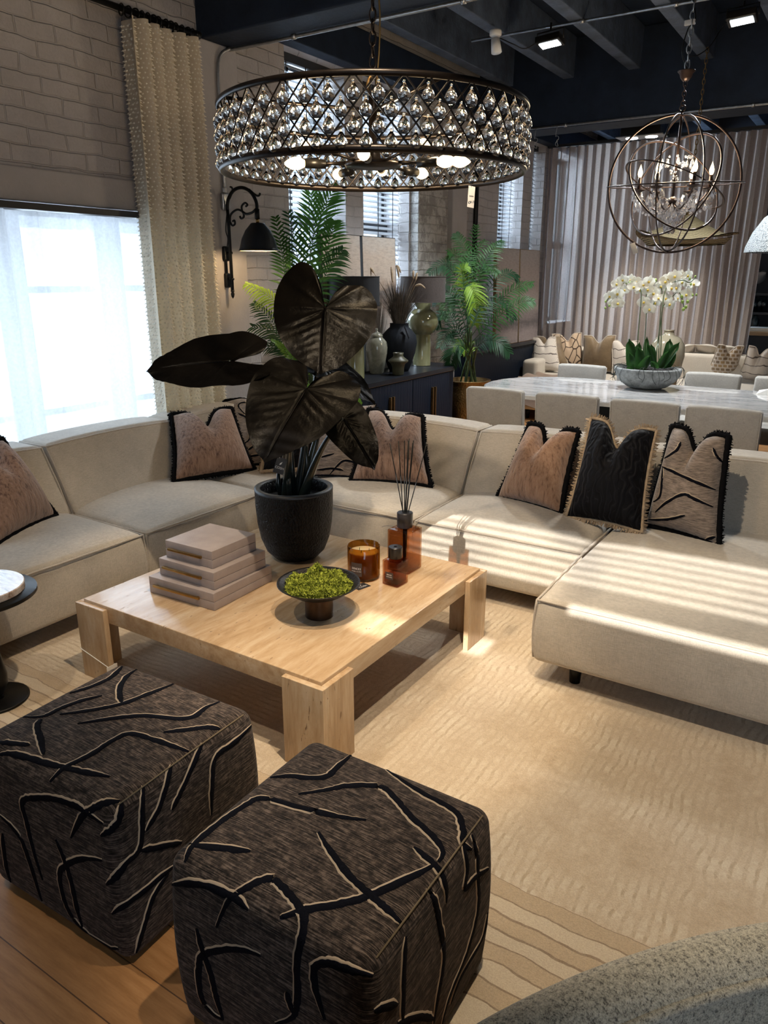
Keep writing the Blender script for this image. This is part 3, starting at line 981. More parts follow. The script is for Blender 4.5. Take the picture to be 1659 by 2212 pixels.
OR = [[(470, 275), (600, 255), (780, 262), (860, 200), (940, 135)], [(665, 340), (800, 320), (900, 300), (1050, 305), (1120, 360), (1200, 450), (1300, 540), (1345, 610), (1325, 660)], [(580, 920), (700, 885), (870, 855), (1010, 815), (1180, 740), (1315, 670)],
      [(985, 160), (1100, 240), (1240, 330), (1400, 420), (1440, 500), (1440, 570), (1480, 600)], [(130, 660), (170, 580), (300, 470), (420, 390), (500, 360), (680, 405), (850, 445), (985, 462)], [(100, 570), (250, 590), (440, 610)],
      [(760, 520), (830, 630), (920, 740), (1010, 820), (1090, 890), (1150, 950)], [(72, 765), (200, 765), (350, 820), (430, 885)], [(280, 965), (340, 840), (450, 765), (540, 740), (610, 800), (680, 890), (690, 970), (660, 1120), (660, 1300), (640, 1390), (560, 1420)],
      [(185, 970), (210, 1060), (250, 1180), (280, 1300), (310, 1400)], [(490, 1100), (380, 1070), (230, 1090), (195, 1160), (210, 1300), (260, 1370), (310, 1400)], [(1015, 1195), (900, 1165), (800, 1135), (740, 1160), (750, 1270), (790, 1400)], [(610, 1270), (640, 1370)],
      [(1210, 590), (1270, 640), (1330, 700), (1360, 780), (1360, 850)], [(1270, 780), (1310, 850), (1330, 950), (1350, 1100), (1320, 1300), (1300, 1420)], [(1170, 1010), (1160, 1200), (1155, 1420)], [(1440, 570), (1460, 680), (1450, 780), (1500, 730), (1560, 690)],
      [(1480, 530), (1505, 620), (1510, 740), (1510, 880), (1460, 1080), (1380, 1280), (1340, 1420)], [(1555, 900), (1530, 1020), (1430, 1200), (1380, 1330)], [(1020, 1360), (1130, 1330)], [(1130, 1420), (1240, 1390), (1300, 1400)]]
ottoman('brown patterned cube ottoman nearest the camera, right of the other one', -1.060, -.548, .818, 1.312, .459, OR, (340, 1560), 2.183, .0, 5)
# ------------------------------------------------------------------ travertine coffee table
def travertine(name, axis):
    t = NT(name)
    sc = {'y': (5., .85, 5.), 'z': (5., 5., .8), 'x': (.8, 5., 5.)}[axis]
    co = t.coord(sc)
    n1 = t.noise(co, 2.2, 7, .68, .6); n2 = t.noise(co, 9, 4, .7)
    f = t.math('ADD', t.math('MULTIPLY', n1, .72), t.math('MULTIPLY', n2, .28))
    c = t.ramp(f, [(.34, (.34, .215, .115)), (.46, (.48, .325, .185)), (.56, (.56, .41, .26)), (.68, (.64, .51, .36))])
    pit = t.noise(t.coord({'y': (60, 22, 60), 'z': (60, 60, 18), 'x': (22, 60, 60)}[axis]), 1.6, 2, .5)
    zone = t.noise(t.coord(sc), 3.2, 2)
    pm = t.math('MULTIPLY', t.ramp(pit, [(.665, (0, 0, 0)), (.71, (1, 1, 1))]), t.ramp(zone, [(.46, (0, 0, 0)), (.56, (1, 1, 1))]))
    c = t.mix(pm, c, (.27, .17, .09))
    t.pbsdf(c, t.ramp(pm, [(0, (.17, .17, .17)), (1, (.8, .8, .8))]), 0, t.bump(t.math('MULTIPLY', pm, -1.), .5, .003), Coat_Weight=.15, Coat_Roughness=.08)


travertine('travertine_top', 'y'); travertine('travertine_side', 'z')
TX0, TX1, TY0, TY1, TZ = -2.517, -1.311, 1.6715, 2.842, .3555
ct = thing('coffee_table', 'square travertine coffee table with L-shaped corner legs on the rug', 'table', (-1.914, 2.257, 0.014))
part('tabletop', MB().rbox((TX0, TY0, .282), (TX1, TY1, TZ), .003), 'travertine_top', ct)
PL = .3435; T_ = .024; LW = .172
for sx in (0, 1):
    for sy in (0, 1):
        lg = MB()
        xa = TX0 if sx == 0 else TX1; ya = TY0 if sy == 0 else TY1
        s1 = -1 if sx == 0 else 1; s2 = -1 if sy == 0 else 1
        def bx(x0, x1, y0, y1): lg.rbox((min(x0, x1), min(y0, y1), .014), (max(x0, x1), max(y0, y1), PL), .002)
        bx(xa + s1 * T_, xa - s1 * (LW - T_), ya + .0005 * s2, ya + s2 * T_)
        bx(xa + .0005 * s1, xa + s1 * T_, ya + s2 * .0008, ya - s2 * (LW - T_))
        part('leg', lg, 'travertine_side', ct)
simple('tie_white', (.75, .75, .73), .5)
tie = MB()
zz = .12
tie.tube([(TX0 - .026, TY0 - .001, zz + .03), (TX0 - .026, TY0 - .026, zz + .015), (TX0 + LW - T_ + .002, TY0 - .026, zz - .025), (TX0 + LW - T_ + .003, TY0 + .0, zz - .015)], .0018, 5)
part('tie', tie, 'tie_white', ct)
part('price_tag', MB().rbox((TX0 + .152, TY0 - .04, .045), (TX0 + .154, TY0 + .01, .105), .0008), 'paper_white', ct, label='white card tag tied to the leg')

# ------------------------------------------------------------------ three shagreen boxes
t = NT('shagreen')
co = t.coord()
vo = t.n('ShaderNodeTexVoronoi'); vo.inputs['Scale'].default_value = 420; t.l(co, vo.inputs['Vector'])
c = t.ramp(t.noise(co, 9, 4), [(.3, (.31, .255, .235)), (.7, (.41, .345, .32))])
t.pbsdf(c, .42, 0, t.bump(vo.outputs['Distance'], .25, .002))
simple('box_edge', (.48, .40, .36), .5)


def shag_box(label, L, Cn, Rt, z0, h):
    a, b_, c_ = U(*L, z=z0), U(*Cn, z=z0), U(*Rt, z=z0)
    ex = (a - b_); wid = ex.length; ex.normalize()
    ey = Vector((-ex.y, ex.x, 0))
    if ey.dot(c_ - b_) < 0: ey = -ey
    dep = (c_ - b_).dot(ey)
    o = thing('keepsake_box', label, 'box', tuple((a + c_) / 2), 'shagreen boxes stacked on the coffee table')
    M = Matrix((ex, ey, Vector((0, 0, 1)))).transposed().to_4x4(); M.translation = b_
    part('box_base', MB().rbox((0, 0, 0), (wid, dep, h * .49), .0015).xf(M), 'shagreen', o)
    part('lid', MB().rbox((0, 0, h * .505), (wid, dep, h), .0015).xf(M), 'shagreen', o)
    hd = MB().rbox((wid * .19, -.016, h * .50), (wid * .90, -.006, h * .50 + .010), .001)
    hd.rbox((wid * .22, -.007, h * .51), (wid * .25, .002, h * .51 + .007), .001).rbox((wid * .84, -.007, h * .51), (wid * .87, .002, h * .51 + .007), .001)
    part('handle', hd.xf(M), 'brass', o, label='thin brass bar handle')


shag_box('largest pinkish beige shagreen box with brass handle, at the bottom of the stack', (324.5, 1279), (463.7, 1319.8), (593, 1255.6), TZ + .001, .0715)
shag_box('middle pinkish beige shagreen box with brass handle in the stack', (346.2, 1240), (463.7, 1275), (578.5, 1224), TZ + .0735, .0715)
shag_box('smallest pinkish beige shagreen box with brass handle, on top of the stack', (359.7, 1202), (460, 1229), (556, 1187.8), TZ + .146, .072)

# ------------------------------------------------------------------ pedestal bowl with moss
simple('hammered_black', (.030, .027, .025), .38, .85, bump=.6, bscale=110, bdist=.004)
simple('smoked_bronze', (.060, .036, .022), .42, .8, var=.3, vscale=30)
pb = U(690, 1329, z=TZ); pb.z = TZ + .001
bw = thing('pedestal_bowl', 'dark metal pedestal bowl filled with green moss, front of the coffee table', 'bowl', pb)
part('pedestal', MB().lathe([(0, 0), (.054, 0), (.054, .085), (0, .085)], 40, pb), 'smoked_bronze', bw, autosmooth=40)
part('bowl', MB().lathe([(0, .085), (.06, .087), (.105, .100), (.150, .130), (.158, .136), (.158, .139), (.150, .136), (.108, .107), (.06, .094), (0, .092)], 56, pb), 'hammered_black', bw)
t = NT('reindeer_moss')
c = t.ramp(t.noise(t.coord(), 34, 5, .7), [(.32, (.12, .14, .012)), (.5, (.27, .31, .028)), (.68, (.40, .44, .055))])
t.pbsdf(c, .9, 0)
ms = MB()
rr = random.Random(11)
for i in range(2600):
    a = rr.uniform(0, 2 * PI); q = .122 * math.sqrt(rr.random())
    x, y = q * math.cos(a), q * math.sin(a)
    hgt = .124 + .022 * max(0, 1 - (q / .14) ** 2) + .016 * math.sin(x * 47 + 1) * math.sin(y * 53 + 2) + (.03 * math.exp(-(((x + .035) / .035) ** 2 + ((y - .055) / .03) ** 2)))
    p = Vector((x, y, hgt - rr.uniform(.0, .012))) + pb
    for k in range(3):
        d = Vector((rr.gauss(0, .6) + x * 4, rr.gauss(0, .6) + y * 4, abs(rr.gauss(.4, .5)))).normalized() * rr.uniform(.006, .013)
        s_ = d.cross(Vector((rr.gauss(0, 1), rr.gauss(0, 1), rr.gauss(0, 1)))).normalized() * .0016
        e_ = d + Vector((rr.gauss(0, .003), rr.gauss(0, .003), rr.gauss(0, .003)))
        ms.add([p - s_, p + s_, p + d * .6 + s_ * 1.6, p + e_ * 1.1, p + d * .6 - s_ * 1.6], [(0, 1, 2, 3, 4)])
ms.lathe([(0, .0935), (.09, .1), (.13, .118), (.12, .122), (.06, .124), (0, .126)], 30, pb)
tag(part('moss', ms, 'reindeer_moss', None, True, origin=pb), 'bright green reindeer moss heaped in the dark pedestal bowl', 'moss', kind='stuff')

# black tag lying by the bowl
tp = U(780, 1267, z=TZ); tp.z = TZ + .0004
ex = (U(797, 1262, z=TZ) - U(760, 1275, z=TZ)).normalized()
M = frame((0, 0, 1), ex); M.translation = tp
tg = thing('price_tag', 'small black card tag lying on the coffee table behind the moss bowl', 'tag', tp)
part('card', MB().rbox((-.034, -.024, 0), (.034, .024, .0012), .0004).xf(M), 'tag_black', tg)
Mt = M @ Matrix.Translation((.004, -.008, .0014))
text('logo_text', 'COSH', Mt, .016, 'tag_print', tg)
part('logo_leaf', MB().add([M @ Vector(q) for q in ((0, .001, .0015), (.004, .006, .0015), (.010, .014, .0015), (.002, .009, .0015))], [(0, 1, 2, 3)]), 'tag_print', tg)

# ------------------------------------------------------------------ candle
thin_glass('amber_glass', (.62, .42, .15), .03, 1.1)
thin_glass('brown_glass', (.79, .60, .45), .02, 1.2)
thin_glass('amber_liquid', (.72, .38, .12), .05, .4)
simple('candle_wax', (.62, .47, .27), .5, Subsurface_Weight=.2)
simple('sticker_brown', (.060, .042, .036), .6)
simple('sticker_text', (.62, .58, .55), .6)
simple('cap_black', (.012, .010, .010), .30)
cb = U(786, 1246, z=TZ); cb.z = TZ + .001
R0 = .070
cn = thing('scented_candle', 'amber glass scented candle with brown label on the coffee table', 'candle', cb)
part('jar', MB().lathe([(0, .001), (R0 - .008, 0), (R0 - .002, .004), (R0, .012), (R0, .146), (R0 - .002, .148), (R0 - .004, .146), (R0 - .004, .012), (0, .010)], 56, cb), 'amber_glass', cn)
part('wax', MB().lathe([(0, .011), (R0 - .0055, .011), (R0 - .0055, .116), (R0 - .008, .119), (0, .118)], 48, cb), 'candle_wax', cn)
for ax_, ay_ in ((-.022, 0), (.018, .014), (.004, -.024)):
    part('wick', MB().tube([cb + Vector((ax_, ay_, .118)), cb + Vector((ax_ + .001, ay_, .131))], .0012, 5), 'black_gap', cn)


def facing(c_): return math.atan2(CAM_C.y - c_.y, CAM_C.x - c_.x)


def curved_label(mb_r, c_, z0, z1, a0, a1):
    return MB().grid(lambda u, v: Vector((c_.x + mb_r * math.cos(a0 + (a1 - a0) * u), c_.y + mb_r * math.sin(a0 + (a1 - a0) * u), c_.z + z0 + (z1 - z0) * v)), 12, 1)


fa = facing(cb)
la = fa - .48
lb = part('label', curved_label(R0 + .0008, cb, .028, .088, la - .36, la + .36), 'sticker_brown', cn, label='dark brown paper label with pale print')


def on_round(rad, c_, ang, z):
    n_ = Vector((math.cos(ang), math.sin(ang), 0))
    M_ = frame(n_, Vector((-n_.y, n_.x, 0))); M_.translation = c_ + n_ * rad + Vector((0, 0, z))
    return M_


lt = MB()
for ch, da in zip('SENCES', (-.255, -.155, -.045, .065, .17, .265)): lt.join(letters(ch, on_round(R0 + .0014, cb, la + da, .062), .0125))
for ch, da in zip('ALANG-ALANG', [-.29 + .058 * i for i in range(11)]): lt.join(letters(ch, on_round(R0 + .0014, cb, la + da, .050), .0055))
part('label_text', lt, 'sticker_text', lb, False)


# ------------------------------------------------------------------ square amber bottles
def bottle(name, label, L, Cn, Rt, h, capr, caph, neck):
    a, b_, c_ = U(*L, z=TZ), U(*Cn, z=TZ), U(*Rt, z=TZ)
    ex = (a - b_); wx = ex.length; ex.normalize()
    ey = Vector((-ex.y, ex.x, 0))
    if ey.dot(c_ - b_) < 0: ey = -ey
    wy = (c_ - b_).dot(ey); wx = wy = (wx + wy) / 2
    M_ = Matrix((ex, ey, Vector((0, 0, 1)))).transposed().to_4x4(); M_.translation = Vector((b_.x, b_.y, TZ + .001))
    ctr = M_ @ Vector((wx / 2, wy / 2, 0))
    o = thing(name, label, 'diffuser', ctr)
    g = MB().rbox((0, 0, 0), (wx, wy, h), .006, 3)
    w_ = .0045
    inn = MB().rbox((w_, w_, .010), (wx - w_, wy - w_, h - .006), .005, 2)
    inn.f = [f[::-1] for f in inn.f]
    g.join(inn)
    part('bottle', g.xf(M_), 'brown_glass', o)
    part('neck', MB().lathe([(capr * .62, h - .004), (capr * .62, h + neck)], 24, ctr), 'brown_glass', o)
    part('cap', MB().lathe([(0, h + neck), (capr - .001, h + neck), (capr, h + neck + .002), (capr, h + neck + caph - .002), (capr - .002, h + neck + caph), (capr * .25, h + neck + caph), (capr * .25, h + neck + caph * .6), (0, h + neck + caph * .6)], 36, ctr), 'cap_black', o, autosmooth=40)
    return o, M_, wx, wy, ctr


o, M_, wx, wy, ctr = bottle('reed_diffuser', 'tall square amber glass reed diffuser with black reeds on the coffee table', (835, 1231), (882, 1243), (909, 1226), .192, .035, .066, .006)
for i, (dx, dy, tx, ty) in enumerate([(-.010, .004, -.066, .02), (-.006, -.006, -.030, .03), (0, .004, .0, .05), (.003, -.004, .010, .0), (.006, .004, .018, .03), (.008, -.004, .030, -.02), (.010, .004, .068, .04), (-.002, 0, .004, -.03)]):
    p0 = ctr + Vector((dx * .5, dy * .5, .03)); sp_ = CAM_R * tx + Vector((0, ty * .5, 0))
    p1 = ctr + Vector((dx, dy, .25)); p2 = p1 + sp_ * 1.0 + Vector((0, 0, .335 - .3 * abs(tx)))
    part('reed', MB().tube([p0, p1, p2], .0024, 6), 'black_metal', o)
loop = smooth_path([M_ @ Vector(q) for q in ((wx / 2 - .02, wy / 2, .19), (wx + .03, wy / 2, .185), (wx + .06, wy / 2 - .01, .176))], 5)
part('cord', MB().tube(loop, .0009, 4), 'cord_dark', o)
o, M_, wx, wy, ctr = bottle('perfume_bottle', 'small square amber bottle with black cap in front of the reed diffuser', (823.8, 1261.4), (858.3, 1271.6), (880.3, 1259), .112, .030, .048, .006)
part('perfume', MB().rbox((.006, .006, .011), (wx - .006, wy - .006, .045), .004).xf(M_), 'amber_liquid', o)
lb = part('label', MB().box((wx * .28, -.0006, .030), (wx * .78, -.0002, .062)).xf(M_), 'sticker_brown', o, False)
Mx = M_ @ Matrix(((-1, 0, 0, wx * .53), (0, 0, -1, -.001), (0, 1, 0, .050), (0, 0, 0, 1)))
text('label_text', 'SENCES', Mx, .0075, 'sticker_text', lb)
Mx = M_ @ Matrix(((-1, 0, 0, wx * .53), (0, 0, -1, -.001), (0, 1, 0, .041), (0, 0, 0, 1)))
text('label_text', 'ALANG-ALANG', Mx, .0042, 'sticker_text', lb)

# ------------------------------------------------------------------ black elephant ear in a black pot
t = NT('cracked_black')
co = t.coord((1, 1, .45))
vo = t.n('ShaderNodeTexVoronoi', feature='DISTANCE_TO_EDGE'); vo.inputs['Scale'].default_value = 95; t.l(co, vo.inputs['Vector'])
nz = t.noise(t.coord(), 170, 4, .7)
p = t.pbsdf((.006, .006, .007), .34, 0, t.bump(t.math('ADD', t.ramp(vo.outputs['Distance'], [(0, (0, 0, 0)), (.2, (1, 1, 1))]), nz), .9, .008))
p.inputs['Specular IOR Level'].default_value = .22
simple('pot_rim', (.022, .023, .026), .45)
simple('soil_black', (.006, .005, .005), .95, bump=1., bscale=70, bdist=.02)
t = NT('black_leaf')
co = t.coord()
c = t.ramp(t.noise(co, 6, 4), [(.35, (.0015, .0014, .0015)), (.7, (.004, .0034, .003))])
t.pbsdf(c, .29, 0, t.bump(t.noise(co, 24, 5, .6), .22, .014), Specular_IOR_Level=.045)
simple('dark_stem', (.012, .018, .016), .25, Coat_Weight=.4)
pp = U(640, 1200, z=TZ) + Vector((0, .0, 0)); pp.z = TZ + .001
pl = thing('potted_plant', 'large black-leaved elephant ear plant in a black crackled pot on the coffee table', 'plant', pp)
part('pot', MB().lathe([(0, 0), (.085, 0), (.105, .008), (.135, .040), (.158, .10), (.170, .17), (.176, .25), (.177, .326), (.175, .332), (.154, .332), (.151, .328), (.150, .27), (0, .27)], 64, pp), ['cracked_black'], pl)
part('pot_rim', MB().lathe([(.1775, .322), (.1775, .334), (.154, .335), (.152, .322)], 64, pp), 'pot_rim', pl)
part('soil', MB().lathe([(.149, .28), (.08, .29), (0, .285)], 40, pp), 'soil_black', pl)


def ear_leaf(P, T, N, W, lobe=.42, cup=.12, droop=.10, seed=0, thick=.0012, asym=1.):
    """heart-shaped leaf: P stalk joint, T tip, N upper-face normal, W half width"""
    P, T, N = Vector(P), Vector(T), Vector(N)
    ay = (T - P); L = ay.length; ay.normalize()
    N = (N - ay * N.dot(ay)).normalized(); ax_ = ay.cross(N)
    rr = random.Random(seed)
    ph = rr.uniform(0, 6)
    NA, NR = 130, 20

    half = smooth_path([(.0, .0, 0), (.05, -.20, 0), (.14, -.55, 0), (.32, -.90, 0), (.58, -1.0, 0), (.84, -.80, 0), (1.0, -.40, 0), (1.03, .05, 0), (.93, .36, 0), (.72, .64, 0), (.40, .87, 0), (.13, .97, 0), (0, 1.03, 0)], 4)

    def outline(th):
        f = (1 - abs(th) / PI) * (len(half) - 1)
        i_ = min(int(f), len(half) - 2)
        q = half[i_].lerp(half[i_ + 1], f - i_)
        return math.copysign(q.x * W, th), q.y * (L if q.y > 0 else lobe * L)
    vs = []
    for i in range(NA):
        th = -PI + 2 * PI * (i + .5) / NA
        ox, oy = outline(th)
        for j in range(NR + 1):
            s_ = j / NR
            x, y = ox * s_, oy * s_ * (asym if oy < 0 and ox > 0 else 1)
            # veins: grooves along rays, quilted bulges between
            c_ = y / L - .38 * abs(x) / W
            if c_ >= 0: phv = 8.0 * c_
            else: phv = -2.6 * math.atan2(-c_, abs(x) / W + .02)
            side_v = math.sin(PI * phv)
            quilt = .045 * W * (abs(side_v) ** .5 - .7) * min(1, 2.2 * abs(x) / W + .6 * s_) * (1 - s_ * .4)
            z = cup * W * (abs(x) / W) ** 1.6 * 1.0 - droop * L * (max(0, y) / L) ** 2.2 - .06 * W * max(0, 1 - (abs(x) / (.05 * W + 1e-9)) ** 2) * (1 if y > 0 else 0) * .4
            z += quilt + .05 * W * math.sin(3 * th + ph) * s_ ** 2 + .025 * W * math.sin(11 * th + ph * 2) * s_ ** 5 - droop * .9 * L * (max(0, -y) / L) ** 1.6
            vs.append(P + ax_ * x + ay * y + N * z)
    fs = []
    for i in range(NA - 1):
        k = i + 1
        for j in range(NR): fs.append([i * (NR + 1) + j, i * (NR + 1) + j + 1, k * (NR + 1) + j + 1, k * (NR + 1) + j])
    m_ = MB().add(vs, fs)
    b_ = len(m_.v)
    m2 = MB().add([q - N * thick for q in vs], [f[::-1] for f in fs])
    m_.join(m2)
    # raised midrib on the under side and vein lines
    mid = [P - N * .003 + ay * (L * .97 * k / 10) + N * (-droop * L * (k / 10 * .97) ** 2.2) for k in range(11)]
    m_.tube(mid, [.0055 * (1 - k / 11) + .001 for k in range(11)], 6)
    return m_


PB = pp + Vector((0, 0, .28))
D = 3.22
leaves = []


def pt(u, v, d): return U(u, v, d=d)


LEAF = [
    # upright heart, seen from its under side
    (pt(703, 668, 3.18), pt(694, 806, 3.10), CAM_F * 1.0 + CAM_U * .15, .215, .76, .05, .04),
    # level leaf at the left, tip out to the window
    (pt(494, 779, 3.05), pt(316, 790, 3.00), Vector((0, 0, 1)) * .80 - CAM_F * .62 , .175, .50, .10, .10),
    # large front leaf hanging towards the camera
    (pt(662, 840, 2.98), pt(574, 975, 2.72), -CAM_F * .92 + CAM_U * .42, .205, .44, .05, .10),
    # narrow leaf behind at the right
    (pt(700, 795, 3.35), pt(816, 856, 3.38), CAM_U * .8 - CAM_F * .62 + CAM_R * .3, .125, .45, .10, .12),
    # low leaf at the right
    (pt(742, 905, 3.20), pt(809, 1008, 3.12), -CAM_F * .9 + CAM_U * .2 + CAM_R * .3, .105, .42, .06, .06),
]
STEM0 = [(.0, .03), (-.05, .01), (-.03, -.04), (.05, .03), (.055, -.01)]
for i, ((P, T, N, W, lo_, cu_, dr_), (sx_, sy_)) in enumerate(zip(LEAF, STEM0)):
    lf = part('leaf', ear_leaf(P, T, N, W, lo_, cu_, dr_, i + 3, asym=.58 if i == 0 else 1.), 'black_leaf', pl)
    b0 = PB + Vector((sx_ * .8, sy_ * .8, -.01))
    mid = b0.lerp(P, .55) + Vector((sx_ * .4, sy_ * .4, .03 + .05 * (i in (1, 4))))
    if i == 1: mid = b0.lerp(P, .5) + Vector((.10, .04, .10))
    pth = smooth_path([b0, b0.lerp(mid, .5) + Vector((0, 0, .02)), mid, P], 6)
    n_ = len(pth)
    part('stem', MB().tube(pth, [.017 * (1 - k / n_) + .0055 for k in range(n_)], 10), 'dark_stem', pl)
for sx_, sy_, hh in ((.02, -.05, .20), (-.02, .02, .26), (.03, .04, .30), (-.045, -.03, .15)):
    b0 = PB + Vector((sx_, sy_, -.01))
    part('stem', MB().tube([b0, b0 + Vector((sx_ * .3, sy_ * .3, hh * .5)), b0 + Vector((sx_ * .2, sy_ * .2, hh))], [.014, .012, .005], 10), 'dark_stem', pl)
# black hang tag
q = U(605, 1006, d=3.12)
ex = (U(611, 987, d=3.12) - U(597, 983, d=3.12)).normalized()
M = frame(-CAM_F + CAM_R * -.1, CAM_R * .95 - CAM_U * .30); M.translation = q
tgp = part('hang_tag', MB().rbox((-.022, -.034, -.0006), (.022, .034, .0006), .0004).xf(M), 'tag_black', pl, label='black card swing tag')
text('logo_text', 'COSH', M @ Matrix.Translation((0, -.010, .001)), .0145, 'tag_print', tgp)
part('logo_leaf', MB().add([M @ Vector(s_) for s_ in ((-.004, .002, .001), (.003, .006, .001), (.006, .018, .001), (-.003, .010, .001))], [(0, 1, 2, 3)]), 'tag_print', tgp)
part('string', MB().tube([q + Vector((0, 0, .033)), q + Vector((-.004, 0, .07)), q + Vector((.01, .02, .085))], .0008, 4), 'tag_print', tgp)

# ------------------------------------------------------------------ drinks table at the left edge
sc_ = Vector((-2.66, 1.335, .014))
stb = thing('side_table', 'round black pedestal drinks table at the left edge by the sofa', 'table', sc_)
part('base', MB().lathe([(0, 0), (.118, 0), (.120, .003), (.120, .009), (.115, .012), (0, .012)], 56, sc_), 'black_metal', stb)
part('column', MB().lathe([(0, .012), (.03, .012), (.022, .02), (.034, .035), (.050, .07), (.052, .11), (.042, .18), (.028, .27), (.022, .36), (.03, .43), (0, .44)], 40, sc_), 'black_metal', stb)
part('tray_top', MB().lathe([(0, .440), (.198, .440), (.203, .443), (.203, .455), (.200, .457), (0, .457)], 64, sc_), 'black_metal', stb, autosmooth=40)
t = NT('banded_marble')
n1 = t.noise(t.coord((1, 5, 3)), 7, 8, .7, 1.)
c = t.ramp(n1, [(.35, (.20, .13, .09)), (.48, (.50, .40, .34)), (.58, (.66, .60, .56)), (.7, (.30, .20, .15))])
t.pbsdf(c, .10, 0, Coat_Weight=.5)
part('marble_disc', MB().lathe([(0, .457), (.160, .457), (.163, .460), (.163, .482), (.160, .485), (0, .485)], 56, sc_), 'banded_marble', stb, autosmooth=40)

# ------------------------------------------------------------------ tub chair in the near right corner
t = NT('speckled_boucle')
co = t.coord()
n1 = t.noise(co, 150, 4, .75); n2 = t.noise(co, 420, 3, .7); n3 = t.noise(co, 10, 3)
f = t.math('ADD', t.math('MULTIPLY', n1, .55), t.math('MULTIPLY', n2, .45))
c = t.ramp(f, [(.40, (.075, .066, .050)), (.47, (.36, .33, .25)), (.57, (.60, .56, .44)), (.68, (.74, .69, .56))])
t.pbsdf(c, .95, 0, t.bump(f, 1., .008), Sheen_Weight=.3)
RZ = .70
p1_, p2_, p3_ = U(1659, 1985, z=RZ), U(1300, 2080, z=RZ), U(1050, 2200, z=RZ)
d1_ = (p2_ - p1_); d2_ = (p3_ - p2_)
m1_, m2_ = (p1_ + p2_) / 2, (p2_ + p3_) / 2
den = d1_.x * d2_.y - d1_.y * d2_.x
k_ = ((m2_ - m1_).dot(d2_)) / den
cc = Vector((m1_.x - d1_.y * k_, m1_.y + d1_.x * k_, 0))
RO = math.hypot(p2_.x - cc.x, p2_.y - cc.y) + .026
ac = thing('tub_chair', 'grey speckled boucle tub chair with piped rim, cut off at the bottom right', 'armchair', (p2_.x + .3, p2_.y - .2, .014))


def chair_sec(ang):
    """section of the padded wall: outer foot, outer top, roll, piping, inner foot"""
    zt = RZ
    return [(RO - .03, .06), (RO - .008, .30), (RO, zt - .08), (RO - .004, zt - .035), (RO - .022, zt - .010), (RO - .046, zt), (RO - .072, zt - .004), (RO - .094, zt - .018), (RO - .100, zt - .032), (RO - .112, zt - .10), (RO - .135, zt - .22), (RO - .15, .38)]


am_ = math.atan2(p2_.y - cc.y, p2_.x - cc.x)
a0_, a1_ = am_ - .42, am_ + .27
NSEG = 60
wall = MB()
ns = len(chair_sec(1))
vs = []
for i in range(NSEG + 1):
    an = a0_ + (a1_ - a0_) * i / NSEG
    vs += [cc + Vector((r_ * math.cos(an), r_ * math.sin(an), z)) for r_, z in chair_sec(an)]
wall.add(vs, [[i * ns + j, (i + 1) * ns + j, (i + 1) * ns + (j + 1), i * ns + j + 1] for i in range(NSEG) for j in range(ns - 1)] + [list(range(ns)), [NSEG * ns + j for j in range(ns)][::-1]])
part('shell', wall, 'speckled_boucle', ac)
pi_ = []
for i in range(NSEG + 1):
    an = a0_ + (a1_ - a0_) * i / NSEG
    r_, z = chair_sec(an)[8]
    pi_.append(cc + Vector(((r_ + .002) * math.cos(an), (r_ + .002) * math.sin(an), z + .004)))
part('piping', MB().tube(pi_, .0085, 8), 'speckled_boucle', ac)
st = MB(); pl_ = MB()
def sector(mb_, r0, r1, z0, z1):
    n_ = 24
    q = [(cc.x + r1 * math.cos(a0_ + (a1_ - a0_) * i / n_), cc.y + r1 * math.sin(a0_ + (a1_ - a0_) * i / n_)) for i in range(n_ + 1)] + [(cc.x + r0 * math.cos(a0_ + (a1_ - a0_) * i / n_), cc.y + r0 * math.sin(a0_ + (a1_ - a0_) * i / n_)) for i in range(n_, -1, -1)]
    return mb_.prism(q[::-1], z0, z1)
part('seat', sector(MB(), RO - .62, RO - .13, .12, .42), 'speckled_boucle', ac)
part('plinth', sector(MB(), RO - .58, RO - .06, .014, .12), 'black_gap', ac)
# ------------------------------------------------------------------ curtains
sheer('white_voile', (.90, .93, .97), .38, .70)
sheer('taupe_voile', (.62, .535, .485), .16, .42)
t = NT('cream_curtain_cloth')
c = t.ramp(t.noise(t.coord(), 30, 3), [(.3, (.60, .53, .42)), (.7, (.70, .63, .51))])
d_ = t.n('ShaderNodeBsdfDiffuse'); t.l(c, d_.inputs[0]); tl = t.n('ShaderNodeBsdfTranslucent'); tl.inputs[0].default_value = (.75, .60, .38, 1)
mx = t.n('ShaderNodeMixShader'); mx.inputs[0].default_value = .25
t.l(d_.outputs[0], mx.inputs[1]); t.l(tl.outputs[0], mx.inputs[2]); t.l(mx.outputs[0], t.out.inputs[0])
simple('cream_tuft', (.86, .80, .68), .9)

# white sheer in front of the wide window
sh = thing('sheer_curtain', 'long white sheer curtain over the wide window behind the sofa', 'curtain', (XW + .04, 2.2, 1.93))
sp_ = [0, 0]


def sheer_fn(u, v):
    y = .30 + 3.50 * u
    z = .04 + 1.895 * v
    ph = 2 * PI * (y / .235 + .15 * math.sin(y * 5))
    a = .028 + .016 * math.sin(y * 3.3 + 1)
    return Vector((XW + .045 + a * math.sin(ph) + .006 * math.sin(ph * 2.3 + v * 3), y + .012 * math.cos(ph) + .02 * math.sin(v * 3 + y * 9) * (1 - v), z))


part('voile', MB().grid(sheer_fn, 300, 12), 'white_voile', sh)
part('heading', MB().grid(lambda u, v: sheer_fn(u, .955 + .045 * v) + Vector((.002, 0, 0)), 300, 2), 'white_voile', sh)
part('track', MB().box((XW - .02, .2, 1.94), (XW + .075, 3.88, 1.975)), 'dark_frame', sh, False)

